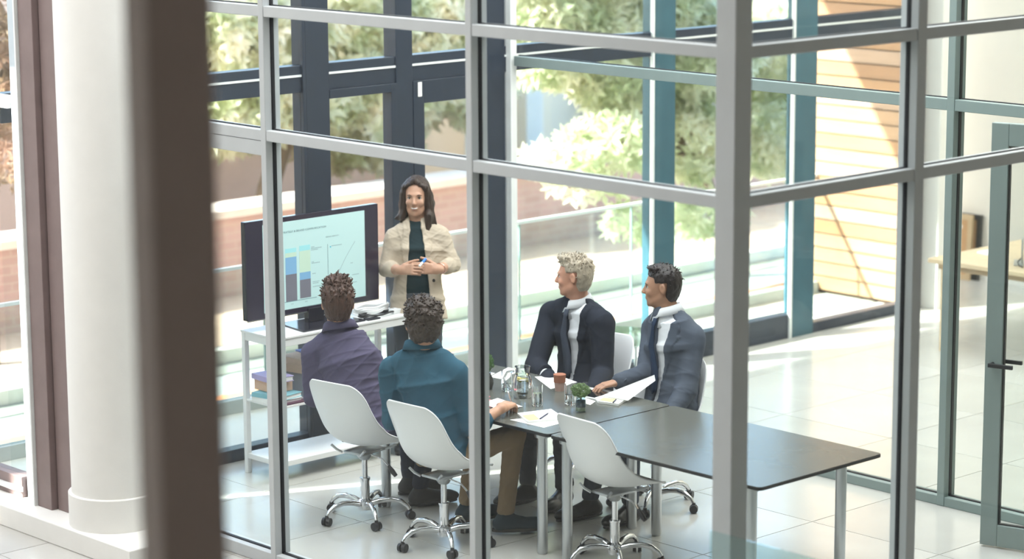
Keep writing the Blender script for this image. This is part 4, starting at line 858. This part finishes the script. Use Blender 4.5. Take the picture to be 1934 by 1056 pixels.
def person(spec):
    k = spec.get('k', 1.06); J = spec['J']; skin = spec['skin']; fw = nrm(spec['face']); up = spec.get('up', (0, 0, 1))
    hc = J['head']; nk = J['neck']; female = spec.get('female', False)
    shL, shR, hip = J['shL'], J['shR'], J['hip']; side_s = nrm(shR-shL); side_h = nrm(spec.get('hipside', side_s))
    allp = np.array([v for v in J.values()]); lo = allp.min(0)-.20; hi = allp.max(0)+.20; lo[2] = max(lo[2], -.02)
    F = Field(lo, hi, .0055)
    hk = spec.get('hk', k); skin_head(F, hc, fw, up, hk, nk, female)
    sp = nk-hip; L = lambda t, off=0: hip+sp*t
    W = .90 if female else 1.0
    bow = spec.get('bow', np.zeros(3))
    secs = [(hip-nrm(sp)*.02, side_h, .160*k*W, .105*k), (L(.22)+bow*.6, side_h, .140*k*W*spec.get('belly', 1), .100*k*spec.get('belly', 1)), (L(.45)+bow, nrm(side_h+side_s), .140*k*W, .102*k), (L(.70)+bow*.7, side_s, .158*k*W, .112*k), (L(.90), side_s, .135*k*W, .080*k)]
    F.loft(secs, -.012)
    for s_ in ('L', 'R'):
        sh, el, wr = J['sh'+s_], J['el'+s_], J['wr'+s_]
        F.rc(nk-np.array([0, 0, .02]), sh, .05*k, .046*k, .04); F.rc(sh, el, .046*k, .036*k, .02); F.rc(el, wr, .036*k, .026*k, .02)
        hp, kn, an = J['hp'+s_], J['kn'+s_], J['an'+s_]
        F.rc(hp, kn, .066*k, .048*k, .03); F.rc(kn, an, .048*k, .034*k, .02)
    body = F.mesh('person')
    ext = []
    for hd in spec.get('hands', []):
        W_ = hd['W']; pts = np.array([W_, hd['from']]); Fh = Field(pts.min(0)-.21, pts.max(0)+.21, .0028)
        Fh.rc(hd['from'], W_, .034*k, .0245*k, .01); hand(Fh, W_, hd['D'], hd['N'], hd['side'], hd.get('curl', (.35, .45, .35)), hd.get('spread', 0), k*hd.get('s', 1), hd.get('thumb', (.6, .75, -.25)), hd.get('tcurl', .3)); ext.append(Fh.mesh('h'))
    if ext: join_into(body, ext)
    o = link('person', body, None, skin); tag(o, spec['label'], 'person', None)
    fp = spec.get('brow', M_black); face_parts(o, hc, fw, up, hk, fp, spec.get('smile', False))
    hm = tufts(hair_mesh('hair', hc, fw, up, hk, spec['hair'], spec['seed']), hc, fw, up, hk, spec['hair'], spec['seed']); link('hair', hm, o, spec['hairmat'])
    # trousers
    F = Field(lo, hi, .006); g = .012
    F.loft([(hip-nrm(sp)*.04, side_h, .162*k*W, .112*k), (hip+nrm(sp)*.09, side_h, .150*k*W*spec.get('belly', 1), .108*k*spec.get('belly', 1))], g)
    for s_ in ('L', 'R'):
        hp, kn, an = J['hp'+s_], J['kn'+s_], J['an'+s_]; t = spec.get('legw', 1.0)
        F.rc(hp, kn, .080*k*t, .062*k*t, .035); F.rc(kn, an+np.array([0, 0, .03]), .060*k*t, .050*k*t, .02); F.op(lambda P, an=an: P[..., 2]-(an[2]+.005), an+np.array([-.1, -.1, -.12]), an+np.array([.1, .1, 0]), .003, 'sub', .02)
    def cutf(P): return P[..., 2]-(J['anL'][2]+J['anR'][2])/2+.045
    link('trousers', F.mesh('trousers', wrinkle(.007, spec['seed']+1, 26)), o, spec['trousers'])
    # shoes
    for s_ in ('L', 'R'):
        an = J['an'+s_]; d = nrm(spec['toe'+s_]*np.array([1, 1, 0])); s2 = np.cross(d, [0, 0, 1]); A = np.stack([s2, d, [0, 0, 1]]); b0 = np.array([an[0], an[1], 0])-d*.03
        z0 = max(0, an[2]-.10)
        F = Field(b0+np.array([-.3, -.3, z0-.01]), b0+np.array([.3, .3, z0+.22]), .004)
        F.rc(b0+np.array([0, 0, z0+.042])+d*.0, b0+d*.20*k+np.array([0, 0, z0+.034]), .042*k, .034*k, .02); F.ell(b0+d*.185*k+np.array([0, 0, z0+.034]), A, np.array([.046, .085, .036])*k, .02)
        F.rc(b0+np.array([0, 0, z0+.05]), an+np.array([0, 0, .01]), .040*k, .036*k, .02); F.rc(b0+d*.05+np.array([0, 0, z0+.07]), b0+d*.12+np.array([0, 0, z0+.052]), .038*k, .030*k, .02)
        F.op(lambda P, z0=z0: P[..., 2]-(z0+.006), b0+np.array([-.3, -.3, z0-.05]), b0+np.array([.3, .3, z0]), .002, 'sub')
        sh_ = link('shoe', F.mesh('shoe'), o, spec['shoe'])
        so = MB(); so.poly([(b0[0]+d[0]*q[0]+s2[0]*q[1], b0[1]+d[1]*q[0]+s2[1]*q[1]) for q in [(math.cos(a)*.155*k+.105*k, math.sin(a)*.050*k) for a in np.linspace(0, 6.283, 25)[:-1]]], z0+.001, z0+.018); so.build('sole', spec.get('sole', M_black), sh_)
        if spec.get('laces'):
            for q in range(3):
                c0 = b0+d*(.085+.022*q)+np.array([0, 0, z0+.098-.012*q]); MB().tube([c0-s2*.02, c0+np.array([0, 0, .004]), c0+s2*.02], .0022, 6).build('lace', M_black, sh_, True)
    # upper garments
    for gm in spec['wear']:
        g = gm['g']; F = Field(lo, hi, .0055); fl = gm.get('flare', 0.0)
        top = .93; hem = gm.get('hem', .0)
        ss = [(L(hem), side_h, .158*k*W+fl, .108*k+fl*.7), (L(max(hem+.12, .12))+bow*.4, side_h, .150*k*W*spec.get('belly', 1)+fl*.5, .106*k*spec.get('belly', 1)+fl*.3), (L(.42)+bow, nrm(side_h+side_s), .142*k*W, .104*k), (L(.70)+bow*.7, side_s, .162*k*W, .116*k), (L(top), side_s, .125*k*W, .078*k)]
        F.loft(ss, g)
        for s_ in ('L', 'R'):
            sh, el, wr = J['sh'+s_], J['el'+s_], J['wr'+s_]; sw = gm.get('sleeve', 1.0)
            F.rc(nk-nrm(sp)*.02, sh+(nk-sh)*.08, .046*k+g, (.050*k+g)*gm.get('pad', 1), .05); F.rc(nk-nrm(sp)*.005, (sh+nk)/2-nrm(sp)*.015, .042*k+g, .046*k+g, .05); F.rc(sh-nrm(sp)*.05, sh-nrm(sp)*.12+(hip-sh)*.08, .05*k, .04*k, .05)
            if sw > 0:
                aw = spec.get('armw', 1.0); F.rc(sh, el, .052*k*aw+g, .042*k*aw+g, .025); e2 = el+(wr-el)*sw
                F.rc(el, e2, .042*k*aw+g, (.042-.014*sw)*k*aw+g, .015)
                if sw < .9 and sw > .05: F.rc(e2-(e2-el)*.18, e2, .048*k*aw+g, .046*k*aw+g, .006)
        # collar opening round the neck
        F.rc(nk+nrm(sp)*.045, nk+nrm(sp)*.2, .062*k*W, .085*k, .004, 'sub')
        fwd = np.cross(nrm(sp), side_s)*-1; fwd = nrm(np.cross(side_s, nrm(sp)))*-1
        fwd = nrm(np.cross(nrm(sp), side_s))
        if gm.get('open'):
            wt_, wm_, wb_ = gm['open']; u_ = nrm(sp); Ls = np.linalg.norm(sp); a0 = gm.get('aoff', 0)
            def wedge(P, u_=u_, fwd=fwd, Ls=Ls):
                q = P-hip.astype(np.float32); h = (q@u_.astype(np.float32))/Ls; a = q@side_s.astype(np.float32)-a0; b = q@fwd.astype(np.float32)
                w_ = np.interp(h, [hem-.1, gm.get('button', .35), .98], [wb_, wm_, wt_]).astype(np.float32); return np.maximum(np.abs(a)-w_, .02-b)
            def lap(P, u_=u_, fwd=fwd, Ls=Ls):
                q = P-hip.astype(np.float32); h = (q@u_.astype(np.float32))/Ls; a = q@side_s.astype(np.float32)-a0; b = q@fwd.astype(np.float32)
                w_ = np.interp(h, [gm.get('button', .35), .98], [wm_, wt_]).astype(np.float32); lw = np.interp(h, [gm.get('button', .35), .78, .80, .98], [.0, .060, .045, .05]); return np.where((np.abs(a) < w_+lw) & (b > .02) & (h > gm.get('button', .35)), .006, 0).astype(np.float32)
            F.op(lap, lo, hi, 0, 'offset', 0); F.op(wedge, lo, hi, .004, 'sub', 0)
        link(gm['name'], F.mesh(gm['name'], wrinkle(gm.get('amp', .006), spec['seed']+3, gm.get('freq', 26))), o, gm['mat'])
    # shirt collar
    if 'collar' in spec:
        u_ = nrm(sp*.3+(hc-nk)); r_, f_, u_ = basis_(fw*.6+nrm(np.cross(nrm(sp), side_s))*.6, u_); bm = bmesh.new(); rings = []; N_ = 30
        co_ = spec.get('cofs', 0)
        for z, rad in ((-.045, .088), (.0, .080), (.045+co_, .069+co_*.3), (.068+co_, .070+co_*.3), (.062+co_, .078+co_*.5), (.020+co_*.6, .098+co_*.8)):
            ring = []
            for i in range(N_+1):
                a = math.radians(12)+math.radians(336)*i/N_; fall = (1+math.cos(a))/2
                ring.append(bm.verts.new(Vector(nk+u_*(z-.028*fall*1.3-(.03*max(0, fall-.85)*6 if rad > .09 else 0))*k+(f_*math.cos(a)*1.02+r_*math.sin(a)*.98)*rad*(hk if rad < .085 else (hk+k)/2)*W+f_*.006)))
            rings.append(ring)
        for a in range(5):
            for i in range(N_): bm.faces.new((rings[a][i], rings[a][i+1], rings[a+1][i+1], rings[a+1][i]))
        bmesh.ops.recalc_face_normals(bm, faces=bm.faces); me = bpy.data.meshes.new('collar'); bm.to_mesh(me); bm.free(); co = link('collar', me, o, spec['collar'], True); sm = co.modifiers.new('s', 'SOLIDIFY'); sm.thickness = .004
    if 'tie' in spec:
        u_ = nrm(sp); fwd = nrm(np.cross(u_, side_s)); a0 = spec.get('tieoff', 0); kk = k
        def chest(t, a=0): 
            q = hip+sp*t+side_s*(a+a0); dep = np.interp(t, [0, .2, .45, .7, .9, 1.0], [.125, .12, .122, .130, .100, .07])*kk*spec.get('belly', 1); return q+fwd*dep+bow*np.interp(t, [0, .45, 1], [0, 1, 0])
        bm = bmesh.new(); prev = None
        for t, w_ in ((.96, .016), (.90, .020), (.885, .013), (.7, .026), (.45, .036), (.28, .040), (.24, .003)):
            l_, r_ = bm.verts.new(Vector(chest(t, -w_)+fwd*.016)), bm.verts.new(Vector(chest(t, w_)+fwd*.016)); m_ = bm.verts.new(Vector(chest(t, 0)+fwd*.022))
            if prev: bm.faces.new((prev[0], prev[1], m_, l_)); bm.faces.new((prev[1], prev[2], r_, m_))
            prev = (l_, m_, r_)
        bmesh.ops.recalc_face_normals(bm, faces=bm.faces); me = bpy.data.meshes.new('tie'); bm.to_mesh(me); bm.free(); to = link('tie', me, o, spec['tie'], True); sm = to.modifiers.new('s', 'SOLIDIFY'); sm.thickness = .006
    return o

def w3(x, y, z): return np.array([x, y, z], float)
# ---- the standing woman
D0 = 17.0
JW = dict(head=at(786, 371, D0-.02), neck=at(789, 424, D0+.03), shL=at(833, 447, D0+.03), shR=at(744, 450, D0), elL=at(856, 500, D0+.02), elR=at(729, 508, D0-.02),
          wrL=at(826, 509, D0-.20), wrR=at(758, 510, D0-.20), hip=at(789, 583, D0+.02))
rt_ = _R*np.array([1, 1, 0]); rt_ = nrm(rt_); fwc = nrm(np.array([-_F[0], -_F[1], 0]))
gx = JW['hip']
JW.update(hpL=gx+rt_*.095-w3(0, 0, .04), hpR=gx-rt_*.095-w3(0, 0, .04)); 
JW.update(knL=w3(*(gx+rt_*.085))*w3(1, 1, 0)+w3(0, 0, .52)+fwc*.03, knR=w3(*(gx-rt_*.075))*w3(1, 1, 0)+w3(0, 0, .52)+fwc*.05, anL=w3(*(gx+rt_*.09))*w3(1, 1, 0)+w3(0, 0, .10), anR=w3(*(gx-rt_*.06))*w3(1, 1, 0)+w3(0, 0, .10))
mid = at(790, 507, D0-.27)
fdir = nrm(fwc-rt_*.10+w3(0, 0, -.02))
lady = person(dict(label='standing woman in a beige blazer and black top, smiling with folded hands, beside the screen', J=JW, k=1.08, skin=skinmat('skin_tan', (0.50, 0.28, 0.19)), face=fdir, up=(0.0, 0.0, 1), female=True,
    hair='long', armw=.80, hairmat=hairmat('dark_brown_hair', (0.032, 0.016, 0.011), 1), seed=21, smile=True, brow=mat('brow_dark', (0.05, 0.03, 0.02), 0.8), hipside=-rt_,
    trousers=cloth('charcoal_denim', (0.075, 0.085, 0.10)), shoe=mat('black_leather', (0.015, 0.015, 0.018), 0.35), toeL=fwc+rt_*.3, toeR=fwc-rt_*.3, legw=.92,
    wear=[dict(name='top', g=.006, mat=cloth('black_blouse', (0.012, 0.028, 0.034)), sleeve=0, hem=-.06, amp=.003),
          dict(name='blazer', g=.015, mat=cloth('beige_blazer', (0.50, 0.42, 0.33)), sleeve=.42, hem=-.10, flare=.035, open=(.035, .075, .085), aoff=.0, button=.28, amp=.007, freq=44, pad=.98)],
    hands=[dict(W=JW['wrL'], **{'from': JW['elL']*.35+JW['wrL']*.65}, D=mid-JW['wrL']+w3(0, 0, .004), N=fwc+w3(0, 0, .25), side=1, curl=(.35, .35, .25), thumb=(.75, .55, -.45)),
           dict(W=JW['wrR'], **{'from': JW['elR']*.35+JW['wrR']*.65}, D=mid-JW['wrR']+fwc*.02, N=fwc+w3(0, 0, .35), side=-1, curl=(.5, .6, .4), thumb=(.8, .5, -.4))]))
from mathutils.bvhtree import BVHTree
blz = [c_ for c_ in lady.children if c_.name.startswith('blazer')][0]
def stick(o_, u, v):
    t_ = BVHTree.FromPolygons([p.co for p in o_.data.vertices], [tuple(p.vertices) for p in o_.data.polygons]); r = Vector(_F+_R*(u-CX)/FPX+_U*(CY-v)/FPX).normalized()
    h_, n_, _, _ = t_.ray_cast(Vector((0, 0, H)), r); return (h_, n_) if h_ is not None else (None, None)
h_, n_ = stick(blz, 819, 530)
if h_ is not None: MB().cyl(h_-n_*.004, h_+n_*.004, .011, n=16).build('button', mat('dark_button', (0.03, 0.03, 0.035), 0.3), blz, True)
for (u, v, sl_) in ((842, 541, .25), (742, 543, -.25)):
    h_, n_ = stick(blz, u, v)
    if h_ is not None:
        x_ = (Vector((0, 0, 1)).cross(n_)).normalized(); z_ = n_.cross(x_); M_ = Matrix(((x_.x, n_.x, z_.x, h_.x), (x_.y, n_.y, z_.y, h_.y), (x_.z, n_.z, z_.z, h_.z), (0, 0, 0, 1))) @ Matrix.Rotation(sl_, 4, 'Y')
        MB().box(-.055, .055, -.004, .006, -.022, .022, .003, M_).build('pocket_flap', _m['beige_blazer'], blz)
pa, pb2 = at(792, 503, D0-.34), at(804, 489, D0-.30)
mk = pen('marker', 'white marker with blue cap in the standing woman\'s hands', pa, pa+(pb2-pa)*.5, M_whiteplastic); 
MB().cyl(pa+(pb2-pa)*.5, pb2, .0095, n=14).build('cap', mat('marker_blue', (0.02, 0.20, 0.70), 0.35), mk, True); MB().cyl(pa, pa+(pb2-pa)*.5, .0085, n=14).build('barrel', M_whiteplastic, mk, True)
bc = JW['wrL']+(JW['elL']-JW['wrL'])*.18; da = nrm(JW['elL']-JW['wrL']); b1_ = nrm(np.cross(da, [0, 0, 1])); b2_ = np.cross(da, b1_)
br = MB().tube([bc+(b1_*math.cos(a)+b2_*math.sin(a))*.037+da*.01*math.sin(a) for a in np.linspace(0, 6.283, 26)], .003, 6).build('bracelet', mat('rose_gold', (0.75, 0.48, 0.42), 0.25, .8), None, True); tag(br, 'thin rose bangle on the standing woman\'s wrist', 'bracelet')

# ---- man with dark purple shirt (left, seen from behind)
JA = dict(head=at(638, 573, 15.38), neck=at(643, 626, 15.42), shL=at(590, 668, 15.50), shR=at(700, 682, 15.38), elL=at(592, 750, 15.55), elR=at(722, 760, 15.45), wrL=at(640, 728, 15.85), wrR=at(712, 735, 15.75),
          hip=w3(9.60, 11.56, .56), hpL=w3(9.64, 11.66, .55), hpR=w3(9.64, 11.46, .55), knL=w3(10.08, 11.74, .60), knR=w3(10.06, 11.46, .60), anL=w3(10.10, 11.74, .11), anR=w3(9.98, 11.50, .11))
person(dict(label='seated man with spiky brown hair and dark purple shirt, seen from behind', J=JA, k=1.07, skin=skinmat('skin_fair', (0.55, 0.30, 0.20)), face=nrm(w3(.60, .78, -.08)), hair='spiky', hk=1.13, hairmat=hairmat('brown_hair', (0.075, 0.036, 0.026), 1), seed=31,
    trousers=cloth('navy_trousers', (0.018, 0.024, 0.045)), shoe=mat('black_suede', (0.02, 0.02, 0.024), 0.7), toeL=w3(1, -.25, 0), toeR=w3(1, -.35, 0), hipside=w3(.25, -1, 0), bow=w3(-.02, -.03, 0),
    collar=cloth('purple_shirt', (0.085, 0.075, 0.13)), cofs=.012, brow=mat('brow_dark', (0.05, 0.03, 0.02), 0.8),
    wear=[dict(name='shirt', g=.016, mat=cloth('purple_shirt', (0.085, 0.075, 0.13)), sleeve=.93, hem=-.04, flare=.01, amp=.011, freq=22)],
    hands=[dict(W=JA['wrL'], **{'from': JA['elL']*.3+JA['wrL']*.7}, D=w3(.6, .5, .1), N=w3(-.2, .1, 1), side=-1, curl=(.5, .6, .4)), dict(W=JA['wrR'], **{'from': JA['elR']*.3+JA['wrR']*.7}, D=w3(.5, .7, .1), N=w3(0, -.3, 1), side=1, curl=(.5, .6, .4))]))
cbd = MB().box(-.11, .11, -.006, .006, -.15, .15, .004).build('clipboard', mat('plum_board', (0.11, 0.07, 0.09), 0.4)); cp_ = at(655, 668, 15.95); cbd.location = cp_; cbd.rotation_euler = (math.radians(-22), math.radians(6), math.radians(-42)); tag(cbd, 'dark clipboard held up in front of the man in the purple shirt', 'clipboard')
box('clipped_sheet', -.10, .10, -.0085, -.006, -.14, .12, M_paper, cbd)

# ---- man with teal shirt (from behind, right)
JB = dict(head=at(799, 610, 14.68), neck=at(798, 662, 14.74), shL=at(738, 698, 14.84), shR=at(862, 706, 14.68), elL=at(741, 792, 14.88), elR=at(893, 806, 14.72), wrL=at(800, 778, 15.15), wrR=at(930, 787, 14.87),
          hip=w3(9.54, 10.80, .55), hpL=w3(9.58, 10.90, .55), hpR=w3(9.58, 10.70, .55), knL=w3(10.0, 10.98, .60), knR=w3(10.02, 10.68, .60), anL=w3(9.92, 11.0, .12), anR=w3(9.94, 10.68, .12))
hw = atz(984, 750, .80); JB['wrR'] = atz(950, 770, .80)
M_teal = cloth('teal_denim_shirt', (0.030, 0.095, 0.145), .14)
person(dict(label='seated man with wavy brown hair, teal shirt and khaki trousers, writing at the table', J=JB, k=1.07, skin=skinmat('skin_fair', (0.55, 0.30, 0.20)), face=nrm(w3(.55, .82, -.10)), hair='curly', hk=1.20, hairmat=hairmat('wavy_brown_hair', (0.048, 0.030, 0.022), 1), seed=41,
    trousers=cloth('khaki_chinos', (0.27, 0.19, 0.115)), shoe=mat('navy_suede', (0.012, 0.03, 0.045), 0.8), sole=mat('boot_sole', (0.05, 0.045, 0.04), 0.7), laces=True, toeL=w3(1, -.2, 0), toeR=w3(.85, -.55, 0), hipside=w3(.1, -1, 0), bow=w3(-.03, -.03, 0),
    collar=M_teal, cofs=.012, brow=mat('brow_dark', (0.05, 0.03, 0.02), 0.8),
    wear=[dict(name='shirt', g=.018, mat=M_teal, sleeve=.30, hem=-.03, flare=.012, amp=.012, freq=20)],
    hands=[dict(W=JB['wrR'], **{'from': JB['elR']*.55+JB['wrR']*.45}, D=hw-JB['wrR'], N=w3(-.25, -.25, 1), side=-1, curl=(.4, .55, .35), thumb=(.85, .45, -.25), s=1.12),
           dict(W=JB['wrL'], **{'from': JB['elL']*.55+JB['wrL']*.45}, D=w3(.5, .7, -.1), N=w3(0, 0, 1), side=1)]))
hdv = nrm((hw-JB['wrR'])*np.array([1, 1, 0])); pt = JB['wrR']+hdv*.175; pt[2] = .7465; pen('pen', 'silver pen in the writing hand of the man in teal', JB['wrR']+hdv*.085+w3(0, 0, .075), pt, M_brushed)

# ---- grey haired man in dark suit
DC = 16.2
JC = dict(head=at(1084, 521, DC-.02), neck=at(1092, 574, DC+.05), shL=at(1138, 612, DC-.10), shR=at(1042, 594, DC+.27), elL=at(1138, 705, DC-.12), elR=at(1012, 690, DC+.06), wrL=at(1120, 742, DC-.42), wrR=at(1040, 722, DC-.25),
          hip=w3(11.18, 11.26, .55), hpL=w3(11.15, 11.15, .55), hpR=w3(11.15, 11.36, .55), knL=w3(10.72, 11.0, .60), knR=w3(10.70, 11.26, .60), anL=w3(10.62, 10.88, .11), anR=w3(10.52, 11.10, .11))
M_navy = cloth('dark_navy_suit', (0.018, 0.022, 0.034)); M_shirt = cloth('white_shirt', (0.74, 0.76, 0.80), .03)
person(dict(label='seated grey haired man in a dark suit and tie looking left, hair short', J=JC, k=1.09, skin=skinmat('skin_pink', (0.56, 0.29, 0.20)), face=nrm(-rt_*.94+_F*np.array([1, 1, 0])*.22+w3(0, 0, -.05)), hair='grey', hairmat=hairmat('grey_hair', (0.40, 0.34, 0.26), 1), seed=51,
    trousers=cloth('grey_trousers', (0.09, 0.095, 0.11)), shoe=mat('black_leather', (0.015, 0.015, 0.018), 0.35), toeL=w3(-1, -.3, 0), toeR=w3(-1, .1, 0), hipside=w3(-.25, 1, 0), bow=w3(.04, .02, 0), belly=1.08,
    collar=M_shirt, tie=cloth('grey_tie', (0.05, 0.06, 0.085)), tieoff=-.020, brow=mat('brow_grey', (0.35, 0.31, 0.26), 0.8),
    wear=[dict(name='shirt', g=.006, mat=M_shirt, sleeve=.97, hem=-.03, amp=.004), dict(name='suit_jacket', g=.024, mat=M_navy, sleeve=.92, hem=-.08, open=(.058, .018, .02), button=.22, amp=.006, freq=18, pad=1.08)],
    hands=[dict(W=JC['wrL'], **{'from': JC['elL']*.3+JC['wrL']*.7}, D=w3(-.7, .3, -.1), N=w3(0, 0, 1), side=1), dict(W=JC['wrR'], **{'from': JC['elR']*.3+JC['wrR']*.7}, D=w3(-.6, -.5, 0), N=w3(0, 0, 1), side=-1)]))

# ---- dark haired man in grey suit
DD = 15.6
JD = dict(head=at(1250, 541, DD+.02), neck=at(1262, 593, DD+.05), shL=at(1308, 640, DD-.02), shR=at(1236, 622, DD+.36), elL=at(1296, 736, DD-.10), elR=at(1222, 706, DD+.10), wrL=w3(10.93, 10.28, .62), wrR=atz(1168, 722, .80),
          hip=w3(11.10, 10.44, .55), hpL=w3(11.06, 10.34, .55), hpR=w3(11.06, 10.54, .55), knL=w3(10.62, 10.30, .60), knR=w3(10.62, 10.52, .60), anL=w3(10.66, 10.34, .11), anR=w3(10.56, 10.58, .11))
M_gs = cloth('slate_suit', (0.075, 0.09, 0.12))
hd_ = atz(1135, 729, .785)
person(dict(label='seated dark haired man in a slate suit looking left, hand on the tablet', J=JD, k=1.08, skin=skinmat('skin_brown', (0.42, 0.23, 0.15)), face=nrm(-rt_*.95+_F*np.array([1, 1, 0])*.12+w3(0, 0, -.03)), hair='short', hairmat=hairmat('black_hair', (0.022, 0.016, 0.016), 1), seed=61,
    trousers=M_gs, shoe=mat('black_leather', (0.015, 0.015, 0.018), 0.35), toeL=w3(-1, -.1, 0), toeR=w3(-1, .2, 0), hipside=w3(-.1, 1, 0), bow=w3(.05, .0, 0),
    collar=M_shirt, tie=cloth('navy_tie', (0.02, 0.035, 0.07)), tieoff=-.018, brow=mat('brow_dark', (0.05, 0.03, 0.02), 0.8),
    wear=[dict(name='shirt', g=.006, mat=M_shirt, sleeve=.97, hem=-.03, amp=.004), dict(name='suit_jacket', g=.024, mat=M_gs, sleeve=.93, hem=-.08, open=(.055, .018, .02), button=.28, amp=.006, freq=18, pad=1.08)],
    hands=[dict(W=JD['wrR'], **{'from': JD['elR']*.25+JD['wrR']*.75}, D=hd_-JD['wrR'], N=w3(.1, -.1, 1), side=1, curl=(.25, .35, .3), s=1.0), dict(W=JD['wrL'], **{'from': JD['elL']*.3+JD['wrL']*.7}, D=w3(-.8, .2, 0), N=w3(0, 0, 1), side=-1)]))
